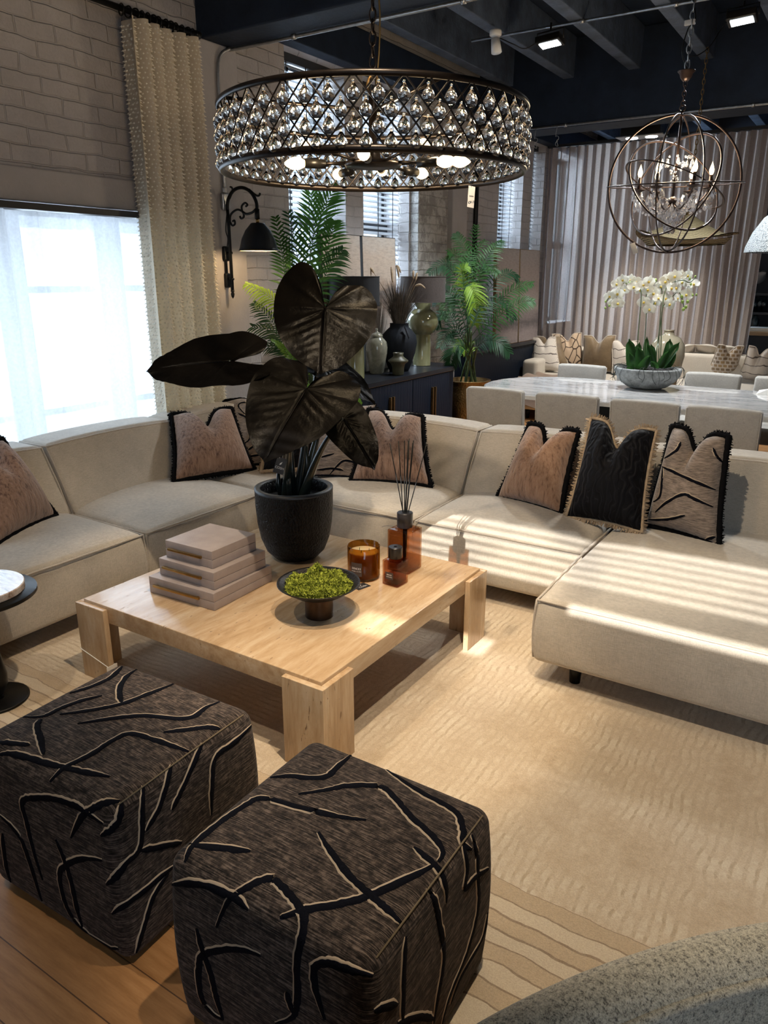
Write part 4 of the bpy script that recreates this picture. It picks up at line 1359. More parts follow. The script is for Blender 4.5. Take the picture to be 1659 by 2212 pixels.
# cream bobble curtain on the dark pole
rodz0, rodz1 = 3.035, 3.035
rx_ = XW + .14
rod = thing('curtain_pole', 'dark metal curtain pole with rings along the brick wall', 'curtain pole', (rx_, 2.4, 3.035))
part('pole', MB().tube([(rx_, .4, 3.035), (rx_, 3.85, 3.035)], .0165, 14), 'black_metal', rod)
part('finial', MB().tube([(rx_, 3.83, 3.035), (rx_, 3.87, 3.035)], .022, 14), 'black_metal', rod)
for yb in (.8, 3.80):
    part('bracket', MB().tube([(XW - .005, yb, 3.035), (rx_, yb, 3.035)], .010, 8), 'black_metal', rod)
for i in range(13):
    yy = 3.28 + .044 * i + R_.uniform(-.008, .008)
    q = MB().tube([(.029 * math.cos(a), 0, .029 * math.sin(a)) for a in [2 * PI * k / 20 for k in range(20)]], .0045, 6, closed=True)
    q.rot('Z', R_.uniform(-.25, .25)).move((rx_, yy, 3.028))
    part('ring', q, 'black_metal', rod)
cu = thing('curtain', 'heavy cream bobble-textured curtain hanging from the dark pole', 'curtain', (rx_, 3.65, 3.0))


def cream_fn(u, v):
    spread = 1.0 + .13 * (1 - v)
    y0 = 3.285
    y = y0 + (.535 + .06 * (1 - v)) * u
    z = .03 + 2.965 * v
    ph = 2 * PI * 5.5 * u + .5 * math.sin(3 * v)
    a = .068 + .016 * math.sin(u * 9)
    return Vector((rx_ + .0 + a * math.cos(ph), y + .024 * math.sin(ph), z))


part('drape', MB().grid(cream_fn, 150, 30), 'cream_curtain_cloth', cu)
tf = MB()
rr = random.Random(5)
rows = 118
for j in range(rows):
    for i in range(74):
        u = (i + (j % 2) * .5 + rr.uniform(-.15, .15)) / 74; v = (j + rr.uniform(-.2, .2)) / rows
        if not (0 < u < 1 and 0 < v < 1): continue
        e_ = 1e-3
        p = cream_fn(u, v); du = cream_fn(u + e_, v) - p; dv = cream_fn(u, v + e_) - p
        n_ = dv.cross(du).normalized() * -1
        if n_.x < 0 and abs(n_.x) > .8 and False: continue
        if n_.dot(Vector((.75, -.55, -.25))) < -.35: n_ = -n_
        r_ = .0066
        tx = du.normalized() * r_; tz = dv.normalized() * r_
        tip = p + n_ * .015 - Vector((0, 0, .006))
        tf.add([p + tx, p + tz * .9, p - tx, p - tz * .9, tip], [(0, 1, 4), (1, 2, 4), (2, 3, 4), (3, 0, 4)])
o = part('bobbles', tf, 'cream_tuft', cu)
o['kind'] = 'stuff'

# taupe sheer at the far end
fc = thing('taupe_curtain', 'wide taupe sheer curtain across the far end behind the pale sofa', 'curtain', (-2.6, 10.2, 3.2))


def taupe_fn(u, v):
    x = -3.985 + 2.70 * u
    z = .03 + 3.165 * v
    ph = 2 * PI * 24 * u
    a = .040 * (1 + .3 * math.sin(u * 17))
    return Vector((x + .012 * math.sin(2 * ph + v) + .02 * math.sin(u * 31 + 3 * v) * (1 - v), 10.2 + a * math.sin(ph + .4 * math.sin(v * 3 + u * 20)), z))


part('voile', MB().grid(taupe_fn, 480, 10), 'taupe_voile', fc)
part('track', MB().box((-3.99, 10.17, 3.20), (XR, 10.23, 3.235)), 'dark_frame', fc, False)

# ------------------------------------------------------------------ conduits, hooks, ceiling lights
def pipe(name, label, pts, r, mat='conduit_metal', clips=(), cat='pipe', extra=None):
    o = thing(name, label, cat, pts[0])
    part('tube', MB().tube(pts, r, 10), mat, o)
    for p in clips:
        part('clip', MB().tube([Vector(p) - Vector((.014, 0, 0)), Vector(p) + Vector((.014, 0, 0))], r * 1.5, 10), mat, o)
    return o


cz = 3.045
pipe('conduit_pipe', 'galvanised conduit running down beside the wall lamp and along the first beam', smooth_path([(XW + .065, 4.09, 2.17), (XW + .065, 4.09, 2.6), (XW + .065, 4.10, 2.94), (XW + .10, 4.17, 3.03), (XW + .2, 4.235, cz), (-2.0, 4.235, cz), (.5, 4.235, cz), (XR - .01, 4.235, cz)], 6), .011, clips=[(-3.4, 4.235, cz), (-2.2, 4.235, cz), (-.9, 4.235, cz)])
pipe('conduit_pipe', 'galvanised conduit under the rafters above the floodlight', [(-3.25, 6.42, 3.487), (XR - .01, 6.42, 3.487)], .011, clips=[(-3.0, 6.42, 3.487), (-2.3, 6.42, 3.487), (-1.6, 6.42, 3.487)])
pipe('conduit_pipe', 'galvanised conduit along the foot of the second beam', [(-3.9, 8.10, 3.075), (XR - .01, 8.10, 3.075)], .012, clips=[(-3.0, 8.10, 3.075), (-1.9, 8.10, 3.075), (-1.25, 8.10, 3.075)])
pipe('downpipe', 'dark pipe on the brick wall between the pier and the far windows', [(XW + .06, 8.02, 1.2), (XW + .06, 8.02, 3.4)], .028, 'black_metal')
# junction box of the wall lamp feed
jb = thing('junction_box', 'small round grey conduit box behind the wall lamp', 'junction box', (XW + .066, 4.09, 2.10))
part('box_body', MB().rbox((XW + .048, 4.05, 2.035), (XW + .085, 4.13, 2.15), .017, 3), 'conduit_metal', jb)
part('gland', MB().tube([(XW + .066, 4.09, 2.15), (XW + .066, 4.09, 2.18)], .015, 10), 'white_plastic', jb)


def hook(loc, label):
    o = thing('ceiling_hook', label, 'hook', loc, 'S-hooks under the second beam')
    x, y, z = loc
    p = [(x, y, z)] + [(x + .022 * math.sin(a) , y, z - .09 - .022 + .022 * math.cos(a)) for a in [PI * 1.15 * k / 8 - .6 for k in range(9)]]
    p += [(x - .022 * math.sin(a) * 1.0 + .012, y, z - .165 - .022 * math.cos(a)) for a in [PI * 1.15 * k / 8 - .4 for k in range(9)]]
    part('wire', MB().tube(smooth_path(p, 2), .0028, 6), 'conduit_metal', o)
    return o


hook((-3.31, 8.085, 3.07), 'left S-hook hanging from the conduit beside the big chandelier')
hook((-3.08, 8.085, 3.07), 'right S-hook hanging from the conduit, closer to the taupe curtain')


def flood(label, loc, aim, energy, group='LED floodlights under the ceiling'):
    L_ = Vector(loc)
    o = thing('floodlight', label, 'floodlight', loc, group)
    z = (L_ - Vector(aim)).normalized()
    M_ = frame(z, (1, 0, 0)); M_.translation = L_
    part('housing', MB().rbox((-.10, -.075, 0), (.10, .075, .05), .008).xf(M_), 'black_metal', o)
    part('lens', MB().box((-.075, -.045, -.004), (.075, .045, .001)).xf(M_), 'led_cool', o, False)
    part('bracket', MB().tube([M_ @ Vector((-.108, 0, .025)), M_ @ Vector((-.108, 0, .10)), M_ @ Vector((.108, 0, .10)), M_ @ Vector((.108, 0, .025))], .006, 6).tube([M_ @ Vector((0, 0, .10)), Vector((L_.x, L_.y, 3.49))], .008, 6), 'black_metal', o)
    light('floodlight_lamp', 'SPOT', tuple(L_ - z * .02), energy, (.93, .97, 1.), aim, spot_size=math.radians(118), spot_blend=.6, shadow_soft_size=.06)
    return o


FL1 = U(1188, 96, z=3.34)
flood('black LED floodlight under the rafters, left of the orb chandelier', FL1, (FL1.x + .25, FL1.y - .45, 0), 330)
FL2 = U(1603, 46, z=3.36)
flood('black LED floodlight with bluish glare at the top right corner', FL2, (FL2.x + .2, FL2.y - .5, 0), 330)
# white track spot
ts = U(1070, 84, z=3.40)
o = thing('track_spotlight', 'small white spotlight head on the ceiling conduit', 'spotlight', ts)
part('base', MB().lathe([(0, .06), (.045, .06), (.048, .05), (.048, .025), (.040, .018), (0, .018)], 24, ts), 'white_plastic', o)
z = Vector((.4, -.45, -1)).normalized()
part('head', MB().tube([ts + Vector((0, 0, .0)), ts + Vector((.02, -.01, -.10))], [.034, .042], 18), 'white_plastic', o)
# twin downlight near the curtain
td = U(1388, 297, z=3.04)
o = thing('twin_downlight', 'black twin downlight box hanging before the taupe curtain', 'downlight', td)
part('housing', MB().rbox(td + Vector((-.22, -.09, .012)), td + Vector((.20, .09, .19)), .006), 'black_metal', o)
part('trim_plate', MB().rbox(td + Vector((-.26, -.12, 0)), td + Vector((.24, .12, .012)), .003), 'conduit_metal', o)
for dx in (-.115, .095):
    part('lamp', MB().lathe([(0, -.004), (.062, -.004), (.066, .006)], 24, td + Vector((dx, 0, 0))), 'bulb_white', o)
part('hanger', MB().tube([td + Vector((-.12, 0, .19)), td + Vector((-.12, 0, .44))], .006, 6).tube([td + Vector((.1, 0, .19)), td + Vector((.1, 0, .44))], .006, 6), 'black_metal', o)
light('downlight_lamp', 'SPOT', tuple(td - Vector((0, 0, .05))), 330, (1, .93, .82), (td.x, td.y + .4, 0), spot_size=math.radians(85), spot_blend=.8, shadow_soft_size=.05)
# loose cables
pipe('electric_cable', 'black cable looping from the floodlight to the orb chandelier chain', smooth_path([FL2 + Vector((-.05, 0, .03)), U(1560, 60, d=6.1), U(1535, 98, d=6.), U(1510, 118, d=5.9), U(1488, 122, d=5.8)], 6), .004, 'black_metal', cat='cable')
pipe('electric_cable', 'black cable slung from the track spot to the floodlight', smooth_path([ts + Vector((.04, 0, .0)), ts + Vector((.16, .0, -.06)), FL1 + Vector((-.2, 0, .0)), FL1 + Vector((-.05, 0, .06))], 6), .004, 'black_metal', cat='cable')
# warm spots over the seating, out of the frame above
def spot_can(label, loc, aim, energy, size, col_=(1., .84, .64)):
    L_ = Vector(loc)
    o = thing('ceiling_spotlight', label, 'spotlight', loc, 'warm ceiling spotlights above the seating')
    z_ = (L_ - Vector(aim)).normalized()
    part('can', MB().tube([L_ + z_ * .0, L_ + z_ * .16], .045, 18), 'black_metal', o)
    part('stem', MB().tube([L_ + z_ * .12, Vector((L_.x, L_.y, 3.86))], .010, 8), 'black_metal', o)
    light('spot_lamp', 'SPOT', tuple(L_ - z_ * .01), energy, col_, aim, spot_size=math.radians(size), spot_blend=.35, shadow_soft_size=.025)


spot_can('warm spotlight above the near side of the coffee table', (-.95, 1.45, 3.3), (-1.75, 2.15, .35), 260, 44, (1., .80, .57))
spot_can('warm spotlight above the rug', (-.35, 1.2, 3.3), (-.55, 2.0, 0), 230, 52)
spot_can('warm spotlight above the right run of the sofa', (-1.3, 2.4, 3.3), (-1.3, 3.8, .5), 150, 58)
spot_can('warm spotlight above the ottomans', (-2.2, .6, 3.3), (-2.2, 1.6, .2), 90, 60)

# ------------------------------------------------------------------ big drum chandelier
simple('crystal_smoke', (1, 1, 1), .0)
t = NT('crystal')
p = t.pbsdf((1., .985, .96), .0, 0, Transmission_Weight=1.0, IOR=1.52)
t = NT('cut_crystal')
p = t.n('ShaderNodeBsdfPrincipled'); p.inputs['Roughness'].default_value = .02; p.inputs['Transmission Weight'].default_value = 1.; p.inputs['IOR'].default_value = 1.6
gq = t.n('ShaderNodeBsdfGlossy'); gq.inputs['Roughness'].default_value = .12; gq.inputs[0].default_value = (.95, .95, 1, 1)
tq = t.n('ShaderNodeBsdfTranslucent'); tq.inputs[0].default_value = (.9, .9, .95, 1)
m1 = t.n('ShaderNodeMixShader'); m1.inputs[0].default_value = .35; t.l(gq.outputs[0], m1.inputs[1]); t.l(tq.outputs[0], m1.inputs[2])
m2 = t.n('ShaderNodeMixShader'); m2.inputs[0].default_value = .55; t.l(p.outputs[0], m2.inputs[1]); t.l(m1.outputs[0], m2.inputs[2]); t.l(m2.outputs[0], t.out.inputs[0])
CR = .545
CX, CY = -1.640, 2.480
cb_z, ct_z = 1.962, 2.162
CH = thing('crystal_chandelier', 'large round black lattice chandelier hung with glass drops over the coffee table', 'chandelier', (CX, CY, ct_z + .02))
def cyl(a, z, r=CR): return Vector((CX + r * math.cos(a), CY + r * math.sin(a), z))
for z, rr_ in ((ct_z, .0085), (cb_z, .010)):
    part('hoop', MB().tube([cyl(2 * PI * k / 96, z) for k in range(96)], rr_, 8, closed=True, flat=1.2), 'bronze', CH)
NC = 46
rows_z = [ct_z - .012, ct_z - .055, ct_z - .098, ct_z - .141]
lat = MB()
zs = [ct_z, cb_z]
hw = PI / NC
steps = 8
for k in range(NC):
    for sg in (-1, 1):
        a_ = 2 * PI * k / NC
        pts = []
        for s_ in range(steps * 1 + 1):
            f_ = s_ / steps
            pts.append(cyl(a_ + sg * hw * 4.65 * f_, ct_z + (cb_z - ct_z) * f_))
        lat.tube(pts, .0030, 4, cap=False)
part('lattice', lat, 'bronze', CH)
drop_prof = [(0, -.0265), (.006, -.026), (.0115, -.0225), (.0150, -.016), (.0160, -.009), (.0145, -.001), (.0110, .007), (.0070, .0135), (.0040, .018), (.0028, .0205), (.0036, .0235), (.0024, .027), (0, .0275)]
drops = []
for r_i, z in enumerate(rows_z):
    for k in range(NC):
        a_ = 2 * PI * (k + .5 * (r_i % 2)) / NC
        drops.append(cyl(a_, z - .034))
drops.sort(key=lambda q: (q - CAM_C).length)
d0 = None
me0 = None
for i, q in enumerate(drops[:100]):
    if me0 is None:
        o = part('glass_drop', MB().lathe([(r_ * 1.22, z * 1.05) for r_, z in drop_prof], 14, q), 'crystal', CH)
        me0 = o; q0 = q
    else:
        c_ = me0.copy(); COL.objects.link(c_); c_.parent = CH; c_.location = q - q0
rest = MB()
for q in drops[100:]: rest.lathe([(r_ * 1.22, z * 1.05) for r_, z in drop_prof], 12, q)
o = part('far_glass_drops', rest, 'crystal', CH); o['kind'] = 'stuff'
hub = Vector((CX, CY, cb_z + .035))
part('hub', MB().lathe([(0, -.018), (.10, -.016), (.105, -.008), (.10, 0), (.03, .012), (.022, .05), (.016, .06), (.016, ct_z - hub.z + .05), (.0, ct_z - hub.z + .05)], 36, hub), 'bronze', CH)
for k in range(4):
    a_ = PI / 4 + k * PI / 2 + .2
    part('spoke', MB().tube([cyl(a_, ct_z, CR), cyl(a_, ct_z + .004, .01)], .006, 6), 'bronze', CH)
BULBS = []
for k in range(10):
    a_ = 2 * PI * (k + .25) / 10
    r0_, r1_ = .10, (.30 if k % 2 else .25)
    zb = hub.z + (.012 if k % 2 else -.012)
    ar = part('arm', MB().tube([cyl(a_, hub.z - .004, .09), cyl(a_, zb, r1_ - .06)], .0055, 6), 'bronze', CH)
    part('socket', MB().tube([cyl(a_, zb, r1_ - .075), cyl(a_, zb, r1_)], .016, 12), 'black_metal', ar)
    bp = cyl(a_, zb, r1_ + .035)
    tg_ = (cyl(a_, zb, r1_ + .1) - bp).normalized()
    pts = [bp - tg_ * .035 + tg_ * (.072 * j / 8) for j in range(9)]
    part('bulb', MB().tube(pts, [.011, .016, .020, .0215, .021, .0185, .014, .009, .002], 12), 'bulb_warm', ar)
for dx, dy in ((.25, .1), (-.2, .2), (-.05, -.28)):
    light('chandelier_lamp', 'POINT', (CX + dx, CY + dy, hub.z + .06), 14, (1, .74, .44), shadow_soft_size=.04)


def chain(p0, p1, link=.045, r=.0035, mat='bronze', wid=.011):
    m_ = MB()
    p0, p1 = Vector(p0), Vector(p1)
    n_ = max(2, int((p1 - p0).length / (link * .78)))
    for i in range(n_):
        c_ = p0.lerp(p1, (i + .5) / n_)
        q = MB().tube([(wid * math.cos(a), 0, link * .5 * math.sin(a)) for a in [2 * PI * k / 12 for k in range(12)]], r, 5, closed=True)
        q.rot('Z', (PI / 2 if i % 2 else 0) + .3).move(c_)
        m_.join(q)
    return m_


part('chain', chain((CX, CY, ct_z + .07), (CX, CY, 3.86)), 'bronze', CH)
part('chain_ring', MB().tube([Vector((CX + .024 * math.cos(a), CY, ct_z + .085 + .032 * math.sin(a))) for a in [2 * PI * k / 16 for k in range(16)]], .005, 6, closed=True), 'aged_brass', CH)
part('flex', MB().tube(smooth_path([(CX + .012, CY, ct_z + .06), (CX + .03, CY, ct_z + .3), (CX - .012, CY, ct_z + .7), (CX + .015, CY, ct_z + 1.2), (CX, CY, 3.86)], 5), .0032, 5), 'brass', CH)
# price tag on the lower hoop
tgp_ = U(1018, 424, d=2.20)
M = frame(-CAM_F * .9 + CAM_R * .25, CAM_R); M.translation = tgp_
ptag = part('price_tag', MB().rbox((-.0105, -.034, -.0005), (.0105, .030, .0005), .0003).xf(M @ Matrix.Rotation(-.08, 4, 'Z')), 'paper_white', CH, label='white price tag')
text('price_text', '£915', M @ Matrix.Translation((0, -.018, .001)) @ Matrix.Rotation(.15, 4, 'Z'), .0105, 'ink', ptag)
text('logo_text', 'COSH', M @ Matrix.Translation((0, 0, .001)), .005, 'ink', ptag)
part('string', MB().tube([tgp_ + CAM_U * .026, tgp_ + CAM_U * .04], .0008, 4), 'ink', ptag)

# ------------------------------------------------------------------ orb chandelier over the dining table
OC = Vector((-1.30, 5.65, 2.19)); ORR = .43
OB = thing('orb_chandelier', 'bronze orb chandelier of crossing hoops with candle bulbs and crystals above the dining table', 'chandelier', OC)


def hoop(r, rx_, rz_, w_=.008, tilt=0., c_=OC):
    q = MB()
    n_ = 80
    pts = [Vector((r * math.cos(2 * PI * k / n_), r * math.sin(2 * PI * k / n_), 0)) for k in range(n_)]
    q.tube(pts, w_, 6, closed=True, flat=.55)
    q.rot('X', rx_).rot('Z', rz_)
    return q.move(c_)


for r_, rx__, rz__ in ((ORR, PI / 2, .45), (ORR - .006, PI / 2, 1.55), (ORR - .01, PI / 2, 2.2), (ORR + .002, .07, .2), (ORR * .80, PI / 2 - .55, .9), (ORR * .80, .42, 2.3), (ORR * .81, PI / 2 + .4, 2.6)):
    part('hoop', hoop(r_, rx__, rz__), 'rust_bronze', OB)
part('stem', MB().tube([OC + Vector((0, 0, ORR + .02)), OC + Vector((0, 0, -.10))], .009, 8).ball(OC + Vector((0, 0, -.10)), .03), 'rust_bronze', OB)
part('finial', MB().tube([OC + Vector((.018 * math.cos(a), 0, ORR + .035 + .018 * math.sin(a))) for a in [2 * PI * k / 14 for k in range(14)]], .004, 6, closed=True), 'rust_bronze', OB)
cup = OC + Vector((0, 0, ORR + .24))
part('ceiling_cup', MB().lathe([(0, -.05), (.018, -.048), (.034, -.028), (.042, -.005), (.055, .008), (.055, .012), (0, .012)], 28, cup), 'rust_bronze', OB)
part('chain', chain(OC + Vector((0, 0, ORR + .05)), cup - Vector((0, 0, .05)), .035), 'rust_bronze', OB)
part('hanging_chain', chain(cup + Vector((0, 0, .02)), Vector((OC.x, OC.y, 3.49)), .06, .004, 'conduit_metal', .014), 'conduit_metal', OB)
part('flex', MB().tube(smooth_path([cup + Vector((.01, 0, .01)), cup + Vector((-.04, 0, .12)), cup + Vector((-.02, 0, .25)), cup + Vector((.02, 0, .30)), cup + Vector((-.03, 0, .5)), Vector((OC.x, OC.y, 3.48))], 6), .004, 5), 'black_metal', OB)
part('connector', MB().rbox(cup + Vector((-.045, -.01, .27)), cup + Vector((.02, .01, .30)), .004), 'white_plastic', OB)
cr = MB(); crs = 0
flame = [(.007, -.03), (.012, -.022), (.0155, -.010), (.0155, .002), (.012, .016), (.007, .030), (.003, .042), (0, .052)]
rr = random.Random(3)
tear = [(0, -.022), (.006, -.019), (.011, -.010), (.009, .002), (.004, .014), (0, .022)]
for k in range(6):
    a_ = 2 * PI * k / 6 + .25
    d = Vector((math.cos(a_), math.sin(a_), 0)); R1 = .225
    arm = part('arm', MB().tube(smooth_path([OC + Vector((0, 0, -.11)), OC + d * .09 + Vector((0, 0, -.16)), OC + d * .18 + Vector((0, 0, -.10)), OC + d * R1 + Vector((0, 0, -.035))], 5), .0055, 6), 'rust_bronze', OB)
    part('drip_pan', MB().lathe([(0, -.012), (.016, -.010), (.045, .004), (.047, .007), (.014, .0), (0, .0)], 20, OC + d * R1 + Vector((0, 0, -.03))), 'rust_bronze', arm)
    part('candle', MB().tube([OC + d * R1 + Vector((0, 0, -.025)), OC + d * R1 + Vector((0, 0, .055))], .0115, 10), 'rust_bronze', arm)
    part('bulb', MB().lathe(flame, 12, OC + d * R1 + Vector((0, 0, .085))), 'bulb_warm', arm)
    for m_ in range(7):
        p_ = OC + d * (R1 + .02 * math.cos(m_ * 1.1)) + d.cross(Vector((0, 0, 1))) * (.05 * math.sin(m_ * .9 * 2)) + Vector((0, 0, -.075 - .03 * (m_ % 3)))
        cr.lathe([(q * 1.5, z * 1.5) for q, z in tear], 6, p_)
    for m_ in range(12):
        f_ = m_ / 11
        p_ = OC + d * (R1 * (1 - f_) + .04) + Vector((0, 0, -.06 - .11 * math.sin(PI * f_) - .03 * f_))
        cr.ball(p_, .0095, 6, 4)
for ring, rad, zz in ((14, .085, -.15), (10, .055, -.22), (12, .07, -.19), (7, .03, -.27)):
    for m_ in range(ring):
        a_ = 2 * PI * m_ / ring
        cr.lathe([(q * 1.35, z * 1.45) for q, z in tear], 6, OC + Vector((rad * math.cos(a_), rad * math.sin(a_), zz + rr.uniform(-.012, .012))))
for m_ in range(60):
    a_ = rr.uniform(0, 2 * PI); f_ = rr.random()
    cr.ball(OC + Vector(((.11 - .07 * f_) * math.cos(a_), (.11 - .07 * f_) * math.sin(a_), -.10 - .13 * f_)), .007, 6, 4)
for m_ in range(46):
    a_ = rr.uniform(0, 2 * PI); f_ = rr.random(); rad = .02 + .08 * f_ ** 2
    cr.ball(OC + Vector((rad * math.cos(a_), rad * math.sin(a_), .02 + .16 * f_)), .008, 6, 4)
for m_ in range(10):
    a_ = 2 * PI * m_ / 10
    cr.lathe(tear, 6, OC + Vector((.10 * math.cos(a_), .10 * math.sin(a_), .14 - .02 * (m_ % 2))))
o = part('crystals', cr, 'cut_crystal', OB, False); o['kind'] = 'stuff'
light('orb_lamp', 'POINT', tuple(OC + Vector((0, 0, .14))), 40, (1, .78, .5), shadow_soft_size=.12)
tq = OC + Vector((-.17, -.22, -.40))
M = frame(-CAM_F, CAM_R); M.translation = tq
part('price_tag', MB().rbox((-.018, -.045, -.0005), (.018, .03, .0005), .0003).xf(M @ Matrix.Rotation(.35, 4, 'Z')), 'paper_white', OB, label='small white price tag')

# ------------------------------------------------------------------ wall lamp on a cast bracket
simple('cast_iron', (.012, .013, .014), .42, .7, bump=.4, bscale=90, bdist=.004)
simple('lamp_shade_black', (.016, .020, .026), .38, .3)
simple('shade_cream', (.75, .66, .48), .6)
wy_ = 4.07
def W_(u, v, dx=.0): return U(u, v, x=XW + .10 + dx)
wlp = thing('wall_lamp', 'black cast iron swan-neck wall lamp with bell shade beside the cream curtain', 'wall lamp', (XW + .05, wy_, 1.55))
# the bracket reaches out from the wall in the plane y = wy_
BXx = XW + .115
def Q(u, v): return U(u, v, y=wy_ + .0)
base_px = [(500, 622), (497, 560), (494, 500), (491, 470)]
b_top, b_bot = Q(489, 470), Q(501, 628)
bx_ = XW + .105
part('post', MB().tube([(bx_, wy_, 1.50), (bx_, wy_, 1.96), (bx_ - .004, wy_, 2.04)], [.012, .0115, .011], 12), 'cast_iron', wlp)
part('post_finial', MB().lathe([(0, -.045), (.010, -.03), (.014, -.012), (.009, 0), (.014, .006), (.012, .014), (0, .014)], 14, (bx_, wy_, 1.49)), 'cast_iron', wlp)
SP = .262
arc = smooth_path([(bx_ - .004, wy_, 2.037), (bx_ + 0.007, wy_, 2.098), (bx_ + 0.061, wy_, 2.155), (bx_ + 0.139, wy_, 2.170), (bx_ + 0.216, wy_, 2.139), (bx_ + SP, wy_, 2.075), (bx_ + SP + .004, wy_, 2.014)], 6)
part('swan_neck', MB().tube(arc, .0115, 12), 'cast_iron', wlp)
scr = MB()
scr.tube(smooth_path([(bx_ + 0.013, wy_, 1.961), (bx_ + 0.033, wy_, 1.934), (bx_ + 0.058, wy_, 1.942), (bx_ + 0.056, wy_, 1.965), (bx_ + 0.039, wy_, 1.961)], 5), .007, 8)
scr.tube(smooth_path([(bx_ + 0.013, wy_, 1.953), (bx_ + 0.024, wy_, 2.003), (bx_ + 0.083, wy_, 2.033), (bx_ + 0.135, wy_, 2.018), (bx_ + 0.144, wy_, 1.987), (bx_ + 0.120, wy_, 1.976), (bx_ + 0.109, wy_, 1.991)], 6), .0075, 8)
scr.tube(smooth_path([(bx_ + 0.131, wy_, 2.022), (bx_ + 0.167, wy_, 2.003), (bx_ + 0.222, wy_, 2.010), (bx_ + SP, wy_, 2.033)], 5), .0085, 8)
scr.tube(smooth_path([(bx_ + 0.135, wy_, 2.014), (bx_ + 0.130, wy_, 2.052), (bx_ + 0.161, wy_, 2.073), (bx_ + 0.183, wy_, 2.060), (bx_ + 0.167, wy_, 2.050)], 5), .007, 8)
scr.tube(smooth_path([(bx_ + 0.022, wy_, 2.105), (bx_ + 0.050, wy_, 2.147), (bx_ + 0.050, wy_, 2.174), (bx_ + 0.033, wy_, 2.180)], 5), .006, 8)
scr.tube(smooth_path([(bx_ + 0.205, wy_, 2.155), (bx_ + 0.261, wy_, 2.117), (bx_ + 0.291, wy_, 2.113), (bx_ + 0.300, wy_, 2.128)], 5), .007, 8)
part('scrollwork', scr, 'cast_iron', wlp)
part('wall_plate', MB().rbox((XW + .045, wy_ - .022, 1.52), (XW + .075, wy_ + .022, 1.62), .01, 3).rbox((XW + .045, wy_ - .026, 1.70), (XW + .078, wy_ + .026, 1.80), .012, 3).rbox((XW + .048, wy_ - .010, 1.60), (XW + .066, wy_ + .010, 1.74), .006), 'cast_iron', wlp)
part('clamp', MB().tube([(XW + .06, wy_, 1.58), (bx_ + .016, wy_, 1.58)], .009, 8).tube([(XW + .06, wy_, 1.755), (bx_ + .016, wy_, 1.755)], .009, 8), 'cast_iron', wlp)
sc0 = Vector((bx_ + SP + .004, wy_, 1.955))
part('holder', MB().tube([sc0 + Vector((0, 0, .012)), sc0 + Vector((0, 0, .075))], .0165, 12), 'cast_iron', wlp)
part('brass_nipple', MB().tube([sc0 + Vector((0, 0, -.012)), sc0 + Vector((0, 0, .014))], .011, 10), 'brass', wlp)
part('lamp_shade', MB().lathe([(.0, -.012), (.045, -.014), (.05, -.02), (.085, -.06), (.113, -.115), (.128, -.172), (.135, -.188), (.138, -.190), (.133, -.192)], 44, sc0), 'lamp_shade_black', wlp, autosmooth=50)
part('shade_lining', MB().lathe([(.0, -.018), (.043, -.02), (.082, -.064), (.110, -.118), (.125, -.174), (.133, -.1905)], 44, sc0), 'shade_cream', wlp)
part('bulb', MB().ball(sc0 + Vector((0, 0, -.13)), .026), 'bulb_warm', wlp)
light('wall_lamp_bulb', 'POINT', tuple(sc0 + Vector((0, 0, -.18))), 5.5, (1, .70, .38), shadow_soft_size=.03)
part('flex', MB().tube(smooth_path([(XW + .07, wy_ + .03, 2.03), (XW + .085, wy_, 1.97), (XW + .075, wy_, 1.90), (XW + .09, wy_, 1.85), (XW + .08, wy_, 1.80)], 5), .0045, 6), 'cord_dark', wlp)
# ------------------------------------------------------------------ sideboard by the window wall
t = NT('ribbed_black_oak')
wv = t.n('ShaderNodeTexWave', bands_direction='Y'); wv.inputs['Scale'].default_value = 18; wv.inputs['Distortion'].default_value = .3
t.l(t.coord(), wv.inputs['Vector'])
t.pbsdf((.009, .014, .026), .45, 0, t.bump(wv.outputs['Fac'], .6, .006), Specular_IOR_Level=.15)
simple('black_oak_top', (.010, .012, .018), .35, Specular_IOR_Level=.25, var=.2)
SX0, SX1, SY0, SY1, SZ = -3.93, -3.33, 4.72, 6.63, .78


def rrect(x0, x1, y0, y1, r, n=10):
    o = []
    for cx_, cy_, a in ((x1 - r, y1 - r, 0), (x0 + r, y1 - r, 90), (x0 + r, y0 + r, 180), (x1 - r, y0 + r, 270)):
        for k in range(n + 1):
            q = math.radians(a + 90 * k / n)
            o.append((cx_ + r * math.cos(q), cy_ + r * math.sin(q)))
    return o


sb = thing('sideboard', 'long black round-ended sideboard with brass handles under the blind windows', 'sideboard', ((SX0 + SX1) / 2, (SY0 + SY1) / 2, 0))
part('carcass', MB().prism(rrect(SX0 + .015, SX1 - .015, SY0 + .015, SY1 - .015, .22), .10, SZ - .035), 'ribbed_black_oak', sb, autosmooth=40)
part('top', MB().prism(rrect(SX0, SX1, SY0, SY1, .235), SZ - .035, SZ), 'black_oak_top', sb, autosmooth=40)
part('top_edge', MB().tube([(x, y, SZ - .036) for x, y in rrect(SX0 + .002, SX1 - .002, SY0 + .002, SY1 - .002, .233)], .0025, 5, closed=True), 'aged_brass', sb)
part('plinth', MB().prism(rrect(SX0 + .05, SX1 - .06, SY0 + .08, SY1 - .08, .2), 0, .10), 'black_gap', sb)
dy_ = [SY0 + .27, SY0 + .27 + .685, SY1 - .27]
for i in range(2):
    d = part('door', MB().rbox((SX1 - .020, dy_[i] + .004, .115), (SX1 - .008, dy_[i + 1] - .004, SZ - .045), .003), 'ribbed_black_oak', sb)
